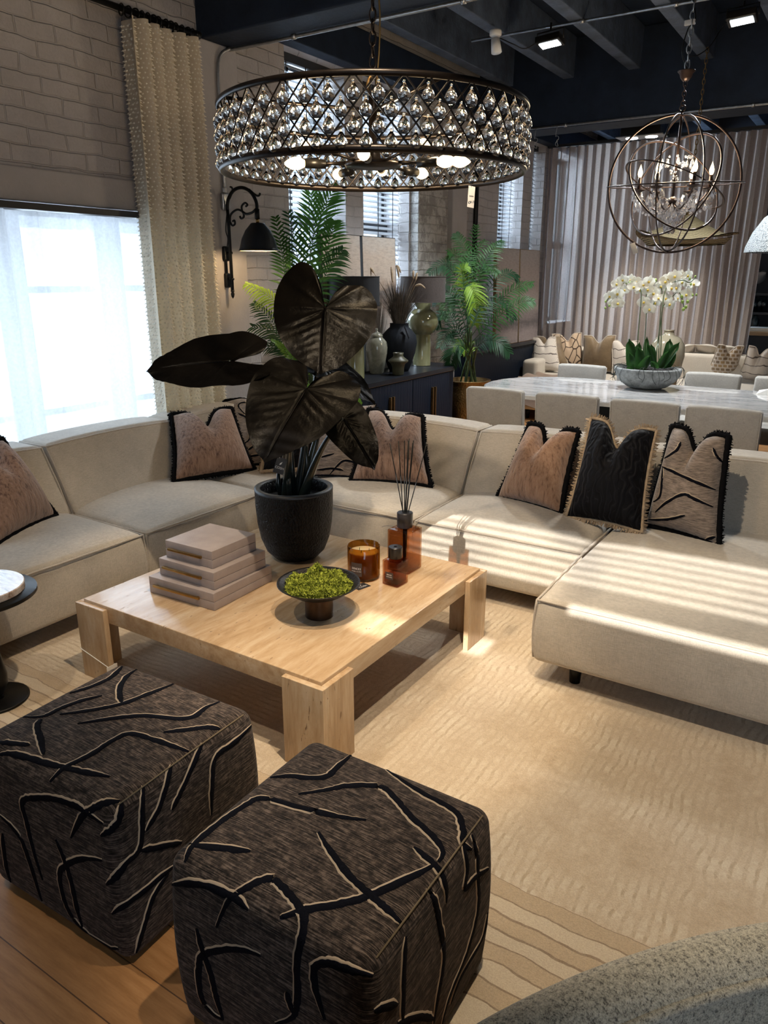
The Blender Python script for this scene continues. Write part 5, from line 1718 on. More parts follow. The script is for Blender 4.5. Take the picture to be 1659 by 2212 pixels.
for yy in (U(846, 880, x=SX1).y, U(936, 870, x=SX1).y):
    for k in (-.024, .024):
        part('handle', MB().rbox((SX1 - .009, yy + k - .008, .22), (SX1 + .016, yy + k + .008, .63), .003), 'aged_brass', sb, label='vertical brass bar handle')

# ------------------------------------------------------------------ table lamps, jars and vases on it
t = NT('olive_glaze')
n1 = t.noise(t.coord((1, 1, .35)), 9, 4)
c = t.ramp(n1, [(.3, (.12, .115, .055)), (.6, (.20, .195, .105)), (.8, (.26, .25, .15))])
t.pbsdf(c, .10, 0, Coat_Weight=.6, Coat_Roughness=.04)
t = NT('grey_green_glaze')
c = t.ramp(t.noise(t.coord(), 30, 5, .7), [(.3, (.17, .17, .13)), (.7, (.27, .265, .21))])
t.pbsdf(c, .12, 0, Coat_Weight=.6, Coat_Roughness=.05)
simple('matt_black_clay', (.010, .013, .019), .65, Specular_IOR_Level=.2, bump=.3, bscale=60, bdist=.004)
simple('olive_stoneware', (.060, .058, .034), .45, var=.25, vscale=14)
linen('shade_brown', (.075, .060, .055), .18, .9, .1)
simple('shade_black', (.008, .010, .015), .8)


def table_lamp(label, c_, shade):
    c_ = Vector(c_)
    o = thing('table_lamp', label, 'table lamp', c_, 'table lamps on the sideboard')
    prof = [(0, 0), (.086, 0), (.088, .004), (.085, .008), (.083, .29), (.088, .298), (.115, .315), (.140, .35), (.152, .40), (.146, .45), (.125, .49), (.095, .515), (.078, .522), (.074, .53), (.074, .595), (.070, .60), (0, .60)]
    part('ceramic_base', MB().lathe(prof, 48, c_), 'olive_glaze', o, autosmooth=60)
    sh_ = MB().lathe([(.213, .590), (.211, .815)], 56, c_)
    sh_.join(MB().lathe([(.208, .815), (.210, .590)], 56, c_))
    part('lamp_shade', sh_, shade, o)
    part('shade_ring', MB().tube([c_ + Vector((.2115 * math.cos(2 * PI * k / 48), .2115 * math.sin(2 * PI * k / 48), .816)) for k in range(48)], .0035, 5, closed=True).tube([c_ + Vector((.213 * math.cos(2 * PI * k / 48), .213 * math.sin(2 * PI * k / 48), .589)) for k in range(48)], .003, 5, closed=True), shade, o)
    part('carrier', MB().tube([c_ + Vector((-.21, 0, .80)), c_ + Vector((.21, 0, .80))], .003, 5).tube([c_ + Vector((0, 0, .6)), c_ + Vector((0, 0, .82))], .008, 8), 'black_metal', o)
    return o


def on_sb(u, v):
    q = U(u, v, z=SZ); q.z = SZ + .001
    return q


table_lamp('olive glazed table lamp with brown drum shade, at the far end of the sideboard', (-3.63, 6.33, SZ + .001), 'shade_brown')
table_lamp('table lamp with black drum shade behind the black leaves, near end of the sideboard', (-3.62, 5.18, SZ + .001), 'shade_black')
jc = on_sb(814, 807)
jr = thing('ginger_jar', 'grey green glazed lidded jar between the lamps on the sideboard', 'jar', jc)
part('jar_body', MB().lathe([(0, 0), (.058, 0), (.062, .01), (.078, .10), (.092, .18), (.095, .23), (.085, .275), (.060, .305), (.048, .315), (.048, .322), (0, .322)], 44, jc), 'grey_green_glaze', jr)
part('lid', MB().lathe([(.052, .318), (.053, .328), (.040, .345), (.014, .356), (.008, .365), (.012, .378), (.008, .388), (0, .390)], 36, jc), 'grey_green_glaze', jr)
vc = Vector((-3.58, 5.83, SZ + .001))
bvz = thing('vase', 'matt black round vase holding dried grasses on the sideboard', 'vase', vc)
part('vase_body', MB().lathe([(0, 0), (.085, 0), (.10, .03), (.145, .16), (.160, .25), (.150, .32), (.110, .365), (.085, .385), (.083, .415), (.088, .42), (.080, .42), (.076, .39), (.0, .38)], 48, vc), 'matt_black_clay', bvz)
part('ribbon', MB().grid(lambda u, v: vc + Vector((.10 + .06 * v, -.09 - .02 * v + .02 * u, .40 - .10 * v + .01 * math.sin(9 * u))), 4, 6), 'black_fabric', bvz)
ve = on_sb(860, 810)
sv = thing('small_vase', 'small olive stoneware vase with wide shoulder in front of the black vase', 'vase', ve)
part('vase_body', MB().lathe([(0, 0), (.046, 0), (.050, .008), (.052, .06), (.062, .095), (.086, .115), (.088, .124), (.068, .140), (.046, .155), (.042, .17), (.047, .19), (.040, .19), (.036, .16), (0, .15)], 40, ve), 'olive_stoneware', sv)
simple('dried_grass', (.10, .085, .070), .9, var=.4, vscale=20)
simple('foxtail', (.40, .30, .20), .95, var=.25, vscale=40)
dg = thing('dried_grasses', 'bunch of dried grasses with foxtail heads in the black vase', 'dried grass', vc + Vector((0, 0, .39)))
gr = MB(); rr = random.Random(21)
for i in range(460):
    a = rr.uniform(0, 2 * PI); sp_ = rr.uniform(.02, .21)
    h = rr.uniform(.22, .44)
    b0 = vc + Vector((.05 * math.cos(a) * rr.random(), .05 * math.sin(a) * rr.random(), .385))
    b1 = b0 + Vector((sp_ * .45 * math.cos(a), sp_ * .45 * math.sin(a), h * .55)); b2 = b0 + Vector((sp_ * 1.1 * math.cos(a), sp_ * 1.1 * math.sin(a), h))
    sd = Vector((-math.sin(a), math.cos(a), 0)) * .0028
    gr.add([b0 - sd, b0 + sd, b1 + sd, b1 - sd, b2], [(0, 1, 2, 3), (3, 2, 4)])
part('blades', gr, 'dried_grass', dg)['kind'] = 'stuff'
for tip, base_ in (((845, 576), (848, 610)), ((866, 590), (855, 575)), ((893, 585), (893, 603)), ((902, 590), (898, 606)), ((919, 623), (896, 618)), ((790, 578), (808, 590)), ((856, 572), (862, 600))):
    d = 6.5
    p0 = vc + Vector((rr.uniform(-.03, .03), rr.uniform(-.03, .03), .39)); p2 = U(*base_, d=d); p3 = U(*tip, d=d)
    up_ = p2 + (p3 - p2) * .5 + Vector((0, 0, .02))
    part('foxtail_stalk', MB().tube(smooth_path([p0, p0.lerp(p2, .5) + Vector((0, 0, .05)), p2], 5), .0022, 5), 'foxtail', dg)
    part('foxtail_head', MB().tube(smooth_path([p2, up_, p3], 4), [.004, .008, .010, .011, .011, .010, .008, .006, .002][:9], 7), 'foxtail', dg)

# ------------------------------------------------------------------ canvases
def painting(name, stops, seed, sc=(1, 1, 1)):
    t = NT(name)
    c = t.n('ShaderNodeTexCoord'); sp = t.n('ShaderNodeSeparateXYZ'); t.l(c.outputs['Object'], sp.inputs[0])
    n1 = t.noise(t.coord((4, 4, 9)), 1.3, 7, .7); n2 = t.noise(t.coord((2, 14, 60)), 1., 5, .7); n3 = t.noise(t.coord((60, 60, 6)), 1., 3)
    h = t.math('ADD', sp.outputs[2], t.math('MULTIPLY', t.math('SUBTRACT', n1, .5), .30))
    mr = t.n('ShaderNodeMapRange'); mr.inputs[1].default_value = stops[0][0]; mr.inputs[2].default_value = stops[-1][0]; t.l(h, mr.inputs[0])
    rng = stops[-1][0] - stops[0][0]
    col = t.ramp(mr.outputs[0], [((z - stops[0][0]) / rng, q) for z, q in stops])
    col = t.mix(t.math('MULTIPLY', t.ramp(n2, [(.45, (0, 0, 0)), (.65, (1, 1, 1))]), .35), col, (.30, .24, .20), 'MULTIPLY')
    col = t.mix(t.math('MULTIPLY', n3, .25), col, (.62, .58, .54))
    t.pbsdf(col, .45, 0, t.bump(n3, .3, .003))


painting('abstract_horizon', [(-.03, (.50, .46, .43)), (.35, (.46, .40, .36)), (.58, (.30, .21, .16)), (.68, (.10, .08, .08)), (.74, (.42, .30, .22)), (.82, (.55, .45, .37)), (.97, (.58, .47, .38)), (1.17, (.60, .56, .52))], 1)
painting('misty_landscape', [(-.03, (.36, .30, .30)), (.12, (.30, .25, .26)), (.23, (.075, .065, .08)), (.32, (.24, .20, .21)), (.47, (.50, .43, .41)), (.8, (.58, .49, .46)), (1.12, (.46, .42, .41))], 2)
simple('canvas_edge', (.05, .045, .04), .7)
simple('gilt_edge', (.36, .24, .12), .4, .6)


def canvas(label, x, y0, y1, z0, z1, mat, edge, lean, group):
    o = thing('canvas_painting', label, 'painting', (x, (y0 + y1) / 2, z0), group)
    f_ = MB().box((x - .02, y0 + .006, z0 + .006), (x + .0185, y1 - .006, z1 - .006))
    e_ = MB().box((x - .022, y0, z0), (x + .017, y0 + .008, z1)).box((x - .022, y1 - .008, z0), (x + .017, y1, z1)).box((x - .022, y0, z0), (x + .017, y1, z0 + .008)).box((x - .022, y0, z1 - .008), (x + .017, y1, z1))
    for q in (f_, e_): q.rot('Y', -lean, (x, 0, z0))
    part('canvas', f_, mat, o, False); part('edge_frame', e_, edge, o, False)


canvas('left abstract canvas with dark horizon leaning behind the black-shaded lamp', -3.78, 4.99, 5.535, SZ + .001, 1.93, 'abstract_horizon', 'canvas_edge', .03, 'pair of abstract canvases behind the lamps')
canvas('right abstract canvas with dark horizon leaning behind the dried grasses', -3.78, 5.565, 6.10, SZ + .001, 1.93, 'abstract_horizon', 'canvas_edge', .03, 'pair of abstract canvases behind the lamps')
CZ = .80
con = thing('console_cabinet', 'low black cabinet beyond the gold-potted palm, carrying two misty pictures', 'cabinet', (-3.82, 8.75, 0))
part('cabinet_body', MB().rbox((-3.94, 7.60, .06), (-3.72, 9.90, CZ - .03), .006), 'ribbed_black_oak', con)
part('cabinet_top', MB().rbox((-3.95, 7.58, CZ - .03), (-3.70, 9.92, CZ), .005), 'black_oak_top', con)
part('plinth', MB().box((-3.9, 7.65, 0), (-3.75, 9.85, .06)), 'black_gap', con, False)
canvas('left misty landscape panel with gilt edge behind the palm, on the black cabinet', -3.80, 8.36, 9.03, CZ + .001, 1.92, 'misty_landscape', 'gilt_edge', .035, 'pair of misty landscape panels')
canvas('right misty landscape panel with gilt edge beside the taupe curtain', -3.80, 9.055, 9.70, CZ + .001, 1.92, 'misty_landscape', 'gilt_edge', .035, 'pair of misty landscape panels')

# ------------------------------------------------------------------ palms and fern
def leaf_mat(name, a, b_, tr, rough=.42):
    t = NT(name)
    c = t.ramp(t.noise(t.coord(), 10, 3), [(.3, a), (.7, b_)])
    p = t.n('ShaderNodeBsdfPrincipled'); t.l(c, p.inputs['Base Color']); p.inputs['Roughness'].default_value = rough; p.inputs['Specular IOR Level'].default_value = .22
    tl = t.n('ShaderNodeBsdfTranslucent'); tl.inputs[0].default_value = (*tr, 1)
    mx = t.n('ShaderNodeMixShader'); mx.inputs[0].default_value = .28
    t.l(p.outputs[0], mx.inputs[1]); t.l(tl.outputs[0], mx.inputs[2]); t.l(mx.outputs[0], t.out.inputs[0])


leaf_mat('palm_green', (.018, .060, .018), (.045, .125, .035), (.10, .25, .04))
leaf_mat('palm_dark', (.012, .040, .020), (.025, .075, .032), (.05, .13, .04))
leaf_mat('palm_lime_sunlit', (.16, .30, .03), (.30, .46, .06), (.40, .55, .06))  # light green fronds; sunlight on the second palm is put into this colour
leaf_mat('fern_green', (.10, .24, .03), (.20, .38, .06), (.30, .50, .08))
leaf_mat('orchid_leaf', (.016, .048, .016), (.030, .085, .028), (.05, .14, .03), .3)
simple('stem_green', (.05, .085, .03), .5, var=.3, vscale=15)
simple('stem_ringed', (.065, .095, .035), .5, var=.4, vscale=30)


def frond(path, n, L, wd, nhint, droop=.35, fwd=.75, start=.12, seed=0, rach=.004, taper=.55):
    rr = random.Random(seed)
    P_ = smooth_path(path, 10)
    m_ = MB().tube(P_, [rach * (1 - .75 * i / len(P_)) for i in range(len(P_))], 5)
    N = Vector(nhint).normalized()
    for k in range(n):
        t_ = start + (1 - start) * (k + .5) / n
        f_ = t_ * (len(P_) - 1); i = min(int(f_), len(P_) - 2)
        p = P_[i].lerp(P_[i + 1], f_ - i); tg = (P_[i + 1] - P_[i]).normalized()
        sd0 = tg.cross(N)
        if sd0.length < .05: sd0 = tg.orthogonal()
        sd0.normalize(); nn = sd0.cross(tg)
        ln = L * (math.sin(PI * min(1, .22 + .78 * t_ * .92)) ** .6) * (1 - taper * max(0, t_ - .55)) * rr.uniform(.88, 1.1)
        for sg in (-1, 1):
            d = (sd0 * sg + tg * (fwd + .5 * t_ + rr.uniform(-.12, .12)) + nn * rr.uniform(.05, .28)).normalized()
            pts = []
            for j in range(5):
                s_ = j / 4
                pts.append(p + d * (ln * s_) + Vector((0, 0, -droop * ln * s_ * s_)))
            wd_ = [wd * .35, wd * .95, wd, wd * .6, 0]
            sdw = d.cross(nn); sdw = sdw.normalized() if sdw.length > 1e-4 else tg
            vs = []
            for j in range(4): vs += [pts[j] + sdw * wd_[j] * .5, pts[j] - nn * wd_[j] * .12, pts[j] - sdw * wd_[j] * .5]
            vs.append(pts[4])
            fs = []
            for j in range(3):
                a = j * 3
                fs += [(a, a + 1, a + 4, a + 3), (a + 1, a + 2, a + 5, a + 4)]
            fs += [(9, 10, 12), (10, 11, 12)]
            m_.add(vs, fs)
    return m_


P1 = Vector((-3.55, 4.62, 0))
pm = thing('palm', 'tall feathery palm beside the wall lamp, rising behind the black plant', 'plant', P1)
part('planter', MB().lathe([(0, 0), (.14, 0), (.16, .02), (.19, .30), (.195, .34), (.18, .34), (.175, .31), (0, .30)], 36, P1), 'matt_black_clay', pm)
D1 = 5.35
F1 = [([(632, 700), (617, 606), (611, 560), (604, 517), (595, 470)], .155, .018, 'palm_green', .25, 20),
      ([(650, 690), (664, 590), (676, 517), (676, 465), (672, 418)], .25, .019, 'palm_green', .15, 19),
      ([(640, 690), (660, 560), (691, 478), (706, 436), (728, 402)], .22, .018, 'palm_green', .25, 19),
      ([(640, 720), (604, 662), (569, 632), (532, 612)], .13, .014, 'palm_lime_sunlit', .55, 18),
      ([(640, 760), (611, 728), (584, 690), (549, 655)], .15, .012, 'palm_dark', .35, 22),
      ([(645, 800), (622, 760), (596, 720), (545, 706)], .16, .012, 'palm_dark', .3, 22),
      ([(650, 800), (630, 775), (604, 750), (562, 750)], .13, .012, 'palm_dark', .3, 18),
      ([(645, 690), (648, 600), (638, 530), (622, 460)], .20, .016, 'palm_dark', .25, 19),
      ([(650, 680), (690, 590), (712, 520), (722, 480)], .21, .018, 'palm_green', .35, 18),
      ([(655, 690), (690, 620), (716, 570), (740, 540)], .19, .015, 'palm_dark', .4, 20)]
for i, (px, L_, wd, mt, dr, n_) in enumerate(F1):
    pts = [U(u, v, d=D1 + .10 * math.sin(i * 2.1) + .05 * j * math.cos(i)) for j, (u, v) in enumerate(px)]
    part('frond', frond(pts, n_, L_, wd, -CAM_F + CAM_U * .3, dr, .75, .10, i), mt, pm)
    if i < 9:
        b0 = P1 + Vector((R_.uniform(-.06, .06), R_.uniform(-.06, .06), .30))
        part('stem', MB().tube(smooth_path([b0, b0.lerp(pts[0], .55) + Vector((0, 0, .06)), pts[0]], 5), .008, 6), 'stem_green', pm)
fp = U(690, 870, d=4.95); fp.z = 0; fp.y = 4.40
fn_ = thing('fern', 'bright green fern behind the sofa corner, half hidden by the black plant', 'plant', fp)
part('planter', MB().lathe([(0, 0), (.12, 0), (.15, .40), (.155, .48), (.14, .48), (.13, .44), (0, .43)], 32, fp), 'matt_black_clay', fn_)
for i, px in enumerate([[(672, 850), (640, 790), (610, 750), (587, 734)], [(670, 860), (635, 800), (600, 785), (575, 812), (572, 835)], [(675, 850), (640, 770), (618, 745), (622, 722)], [(680, 860), (640, 810), (612, 815), (598, 850)], [(670, 850), (640, 770), (630, 735), (628, 712)],
                        [(700, 870), (735, 870), (765, 862), (780, 872)], [(700, 880), (740, 885), (765, 885), (786, 900)], [(700, 870), (740, 850), (765, 852), (778, 858)], [(690, 860), (690, 800), (700, 770)], [(675, 865), (640, 830), (618, 850), (612, 880)]]):
    pts = [U(u, v, d=4.95 + .05 * math.sin(i * 3 + j)) for j, (u, v) in enumerate(px)]
    part('frond', frond(pts, 30, .042, .010, -CAM_F + CAM_U * .5, .15, .15, .15, 40 + i, .0022, .75), 'fern_green', fn_)
    part('stem', MB().tube([fp + Vector((0, 0, .43)), pts[0]], .003, 5), 'stem_green', fn_)

P2 = U(1012, 822, y=6.9); P2.z = 0
simple('hammered_gold', (.30, .19, .075), .30, 1., var=.35, vscale=9, bump=.9, bscale=55, bdist=.01)
gp = thing('palm', 'bushy palm in the hammered gold pot beside the dining table', 'plant', P2)
part('pot', MB().lathe([(0, 0), (.15, 0), (.17, .02), (.215, .16), (.235, .32), (.225, .46), (.200, .545), (.205, .575), (.225, .59), (.225, .598), (.195, .598), (.185, .56), (0, .54)], 52, P2), 'hammered_gold', gp)
D2 = 7.2
F2 = [([(1012, 720), (1014, 620), (1020, 550), (1028, 487)], 'palm_green'), ([(1012, 700), (990, 610), (960, 572), (926, 590)], 'palm_dark'), ([(1014, 700), (1035, 600), (1060, 545), (1085, 520)], 'palm_green'),
      ([(1016, 710), (1060, 620), (1095, 590), (1118, 600)], 'palm_dark'), ([(1016, 730), (1060, 670), (1110, 625), (1150, 612)], 'palm_green'), ([(1018, 740), (1070, 690), (1120, 655), (1152, 650)], 'palm_green'),
      ([(1010, 720), (985, 650), (955, 625), (935, 650)], 'palm_dark'), ([(1008, 740), (980, 690), (955, 680), (940, 705)], 'palm_dark'), ([(1010, 750), (985, 715), (965, 720), (950, 750)], 'palm_dark'),
      ([(1018, 760), (1050, 735), (1080, 740), (1100, 762)], 'palm_dark'), ([(1012, 700), (1000, 600), (1010, 560), (1048, 520)], 'palm_green'), ([(1012, 690), (1000, 600), (985, 555), (968, 545)], 'palm_green'),
      ([(1014, 700), (1024, 610), (1045, 570), (1075, 590)], 'palm_green'), ([(1012, 760), (990, 745), (978, 765), (972, 790)], 'palm_dark'), ([(1014, 720), (1045, 660), (1085, 650), (1110, 690)], 'palm_dark'),
      ([(1010, 700), (992, 640), (970, 650), (958, 690)], 'palm_green'), ([(1020, 690), (1006, 620), (998, 588), (1010, 575)], 'palm_lime_sunlit'), ([(1006, 610), (1022, 625), (1030, 660), (1026, 700)], 'palm_lime_sunlit'), ([(1012, 700), (1020, 580), (1000, 530), (985, 505)], 'palm_green'),
      ([(1016, 770), (1010, 750), (995, 745), (985, 760)], 'palm_lime_sunlit')]
for i, (px, mt) in enumerate(F2):
    pts = [U(u, v, d=D2 + .14 * math.sin(i * 1.7 + j * .9)) for j, (u, v) in enumerate(px)]
    part('frond', frond(pts, 24, .155, .014, -CAM_F + CAM_U * .4, .35, .55, .12, 70 + i), mt, gp)
for i, (u, v) in enumerate([(1012, 700), (1005, 720), (1018, 715), (998, 740), (1024, 740), (1010, 690), (1030, 750)]):
    b0 = P2 + Vector((.09 * math.cos(i * 2.4), .09 * math.sin(i * 2.4), .54))
    e_ = U(u, v, d=D2)
    part('stem', MB().tube(smooth_path([b0, b0.lerp(e_, .5) + Vector((.02 * math.sin(i), 0, 0)), e_], 5), .011, 7), 'stem_ringed', gp)

# ------------------------------------------------------------------ dining table and chairs
t = NT('grey_marble')
co = t.coord((.55, 3.2, 1))
n1 = t.noise(co, 3.2, 8, .72, 1.2); n2 = t.noise(t.coord((.8, 5, 1)), 9, 5, .7)
c = t.ramp(t.math('ADD', t.math('MULTIPLY', n1, .65), t.math('MULTIPLY', n2, .35)), [(.34, (.22, .235, .25)), (.46, (.42, .42, .42)), (.54, (.60, .58, .56)), (.64, (.50, .51, .52)), (.75, (.70, .68, .66))])
t.pbsdf(c, .07, 0, Coat_Weight=.4, Coat_Roughness=.03)
DX0, DX1, DY0, DY1, DZ = -2.63, .95, 5.17, 6.37, .765
dt = thing('dining_table', 'long round-ended marble dining table with black pedestals', 'table', ((DX0 + DX1) / 2, (DY0 + DY1) / 2, 0))
ov = rrect(DX0, DX1, DY0, DY1, .585, 20)
ov2 = rrect(DX0 + .008, DX1 - .008, DY0 + .008, DY1 - .008, .577, 20)
part('tabletop', MB().prism(ov, DZ - .028, DZ - .004).prism(ov2, DZ - .004, DZ), 'grey_marble', dt, autosmooth=40)
for xx in (-1.55, -.1):
    part('pedestal', MB().rbox((xx - .30, 5.52, .03), (xx + .30, 6.02, DZ - .028), .05, 3), 'black_metal', dt)
    part('foot', MB().rbox((xx - .36, 5.45, 0), (xx + .36, 6.09, .03), .01), 'black_metal', dt)

simple('chair_leg_wood', (.05, .035, .025), .5)


def dining_chair(label, cx_, yb, group):
    o = thing('dining_chair', label, 'chair', (cx_, yb, 0), group)
    hw_ = .215
    def lean(u, q): return q + Vector((0, -.05 * (u.z * .5 + .5) + .012 * (1 - u.x * u.x) * (-1 if u.y < 0 else 1) * 0 - .0, .006 * (1 - u.x * u.x) if u.z > .9 else 0))
    part('backrest', MB().rbox((cx_ - hw_, yb + .05, .40), (cx_ + hw_, yb + .125, .838), .020, 3, 6, warp=lean), 'chair_linen', o)
    part('seat', MB().rbox((cx_ - hw_, yb + .06, .38), (cx_ + hw_, yb + .53, .485), .025, 3, 4), 'chair_linen', o)
    for sx in (-1, 1): part('piping', MB().tube([(cx_ + sx * (hw_ - .004), yb + .052 - .0, .42), (cx_ + sx * (hw_ - .004), yb + .005, .825)], .004, 5), 'chair_linen', o)
    sk2 = None
    for sx in (-1, 1):
        for yy in (.10, .48):
            part('leg', MB().lathe([(0, 0), (.016, 0), (.023, .39), (0, .39)], 10, (cx_ + sx * (hw_ - .035), yb + yy, 0)), 'chair_leg_wood', o)
    return o


gA = 'cream dining chairs with their backs to the sofa'
ch = dining_chair('cream upholstered dining chair nearest the gold pot, its back to the sofa', -2.205, 4.87, gA)
for xx, lb in ((-1.675, 'second cream dining chair from the gold pot, its back to the sofa'), (-1.160, 'third cream dining chair from the gold pot, behind the black velvet cushion'), (-.690, 'cream dining chair furthest right on the sofa side of the table')):
    dup(ch, (xx, 4.87, 0), lb)
gB = 'pale dining chairs on the far side of the marble table'
for xx, lb in ((-2.17, 'far-side dining chair at the rounded end of the table, left of the orchid'), (-1.63, 'far-side dining chair hidden mostly behind the orchid bowl'), (-1.06, 'far-side dining chair just right of the orchid bowl'), (-.53, 'far-side dining chair at the right edge')):
    dup(ch, (xx, 6.74, 0), lb, gB, PI)

# ------------------------------------------------------------------ orchid bowl
t = NT('concrete_bowl')
c = t.ramp(t.noise(t.coord(), 22, 7, .75), [(.32, (.13, .135, .13)), (.55, (.27, .28, .275)), (.72, (.42, .43, .42))])
t.pbsdf(c, .8, 0, t.bump(t.noise(t.coord(), 60, 5, .7), .6, .008))
simple('bark', (.015, .013, .012), .9, bump=1., bscale=80, bdist=.02)
t = NT('orchid_petal')
p = t.n('ShaderNodeBsdfPrincipled'); p.inputs['Base Color'].default_value = (.80, .80, .75, 1); p.inputs['Roughness'].default_value = .5
tl = t.n('ShaderNodeBsdfTranslucent'); tl.inputs[0].default_value = (.85, .86, .78, 1)
mx = t.n('ShaderNodeMixShader'); mx.inputs[0].default_value = .35
t.l(p.outputs[0], mx.inputs[1]); t.l(tl.outputs[0], mx.inputs[2]); t.l(mx.outputs[0], t.out.inputs[0])
simple('orchid_lip', (.62, .45, .08), .5)
simple('orchid_bud', (.25, .36, .08), .5, var=.2)
simple('aerial_root', (.03, .035, .03), .8)
OBc = U(1395, 838, z=DZ); OBc.z = DZ + .001
ob = thing('orchid_planter', 'white orchids with dark leaves in a grey stone bowl on the marble table', 'plant', OBc)
part('bowl', MB().lathe([(0, 0), (.10, 0), (.14, .010), (.195, .05), (.232, .10), (.243, .145), (.238, .156), (.226, .158), (.222, .148), (.205, .13), (0, .125)], 52, OBc, sx=1.05, sy=.9), 'concrete_bowl', ob)
part('bark_mulch', MB().grid(lambda u, v: OBc + Vector((.225 * v * math.cos(2 * PI * u), .195 * v * math.sin(2 * PI * u), .138 + .022 * (1 - v) + .012 * math.sin(40 * u + 9 * v) * math.sin(23 * v))), 48, 12, cu=True), 'bark', ob)
DO = (OBc - CAM_C).dot(CAM_F)
def OZ(x, y, dd=0.): return U(1280 + x / 6.38, 560 + y / 6.38, d=DO + dd)


def strap_leaf(b, tp, wd, bend, seed=0):
    b, tp = Vector(b), Vector(tp)
    ax_ = tp - b; sd = ax_.cross(CAM_F * -1 + CAM_U * .2).normalized(); nn = sd.cross(ax_).normalized()
    def fn(u, v):
        s_ = v; w_ = wd * (.30 + .70 * math.sin(PI * min(1, .18 + s_ * .72)) ** .9) * (1 - sm(.80, 1.0, s_) * .96)
        x = (u - .5) * 2
        return b + ax_ * s_ + nn * (bend * math.sin(PI * s_) + .25 * wd * x * x) + sd * (w_ * .5 * x)
    m_ = MB().grid(fn, 8, 14)
    return m_


for i, (bx__, by__, tx, ty, wz, dd) in enumerate([(520, 1545, 495, 1105, 150, .02), (500, 1555, 505, 1280, 115, -.10), (620, 1565, 622, 1205, 135, -.08), (620, 1565, 805, 1318, 120, -.14), (690, 1500, 745, 1070, 85, .08), (865, 1550, 745, 1155, 95, -.03),
                                                  (880, 1545, 1195, 1148, 115, -.02), (960, 1540, 1060, 1105, 130, .05), (1000, 1520, 1105, 1250, 125, .0), (870, 1555, 785, 1400, 80, -.12), (870, 1555, 1055, 1258, 110, -.10), (560, 1520, 640, 1150, 110, .06), (830, 1500, 800, 1180, 100, .10)]):
    part('leaf', strap_leaf(OZ(bx__, by__, dd * .5), OZ(tx, ty, dd), wz / 6.38 * DO / 1607, .02 + .012 * math.sin(i)), 'orchid_leaf', ob)
STM = [[(610, 1540), (625, 1100), (645, 850), (670, 470), (600, 330), (430, 330), (290, 450), (180, 590)], [(715, 1540), (712, 1250), (740, 800), (745, 460), (820, 400), (870, 540), (800, 690)],
       [(870, 1540), (890, 1200), (950, 800), (995, 450), (1090, 330), (1240, 290), (1340, 320), (1415, 250)], [(935, 1540), (945, 1100), (965, 680), (1080, 540), (1180, 450), (1240, 560), (1262, 690)], [(915, 1540), (915, 1100), (938, 700), (950, 400), (800, 300)]]
for i, s_ in enumerate(STM):
    part('flower_stem', MB().tube(smooth_path([OZ(x, y, .03 * math.sin(i * 2)) for x, y in s_], 6), .0035, 6), 'stem_green', ob)
FLW = [(235, 510), (290, 600), (350, 610), (345, 475), (435, 425), (330, 345), (415, 285), (520, 285), (570, 385), (700, 355), (775, 305), (655, 425), (595, 310), (835, 470), (860, 605), (785, 690), (705, 590), (905, 540), (940, 375), (1005, 310), (1080, 400), (1145, 395), (1010, 545), (1055, 620), (1165, 540), (1130, 235), (1215, 220), (1305, 222), (1230, 320), (1325, 435), (1290, 490), (1050, 265), (760, 420), (1390, 345)]
rr = random.Random(9)
prof_p = [(0, .0), (.55, .30), (.98, .62), (1.0, .82), (.62, 1.0), (0, 1.04)]
for i, (x, y) in enumerate(FLW):
    c_ = OZ(x, y, rr.uniform(-.05, .05))
    nz_ = (-CAM_F + CAM_R * (rr.uniform(-.55, .55) + (x - 800) / 1600) + CAM_U * rr.uniform(-.5, .1)).normalized()
    M = frame(nz_, CAM_R + CAM_U * rr.uniform(-.3, .3)); M.translation = c_
    S_ = .046 * rr.uniform(.9, 1.12)
    fl = MB()
    for ang, wd_, ln_, lift in ((90, .36, 1., .05), (215, .36, 1.0, .0), (325, .36, 1.0, .0), (8, .66, 1.08, .12), (172, .66, 1.08, .12)):
        a_ = math.radians(ang); ca, sa = math.cos(a_), math.sin(a_)
        def pf(u, v):
            s_ = .06 + v; x_ = (u - .5) * 2
            w_ = wd_ * math.sin(PI * min(1., (.10 + .90 * v))) ** .6 if v < 1 else 0
            px_, py_ = s_ * ln_, x_ * w_
            z_ = lift + .10 * math.sin(v * 2.2) - .16 * v * v + .10 * x_ * x_ * v - .03
            return M @ (Vector((px_ * ca - py_ * sa, px_ * sa + py_ * ca, z_)) * S_)
        fl.grid(pf, 5, 6)
    f_ = part('flower', fl, 'orchid_petal', ob)
    part('lip', MB().ball(M @ Vector((0, -.10 * S_, .12 * S_)), .22 * S_, 8, 5), 'orchid_lip', f_)
for i, (x, y) in enumerate([(180, 582), (232, 640), (176, 672), (515, 325), (465, 328), (440, 312), (868, 290), (1230, 515), (1240, 585), (1310, 585), (1287, 658), (1252, 690), (1380, 495), (1430, 490), (1416, 240), (1340, 270), (1356, 345)]):
    part('bud', MB().ball(OZ(x, y, -.02), .0085 if i < 6 or i > 11 else .012, 8, 6, sc=(1, 1, 1.25)), 'orchid_bud', ob)
rt = MB()
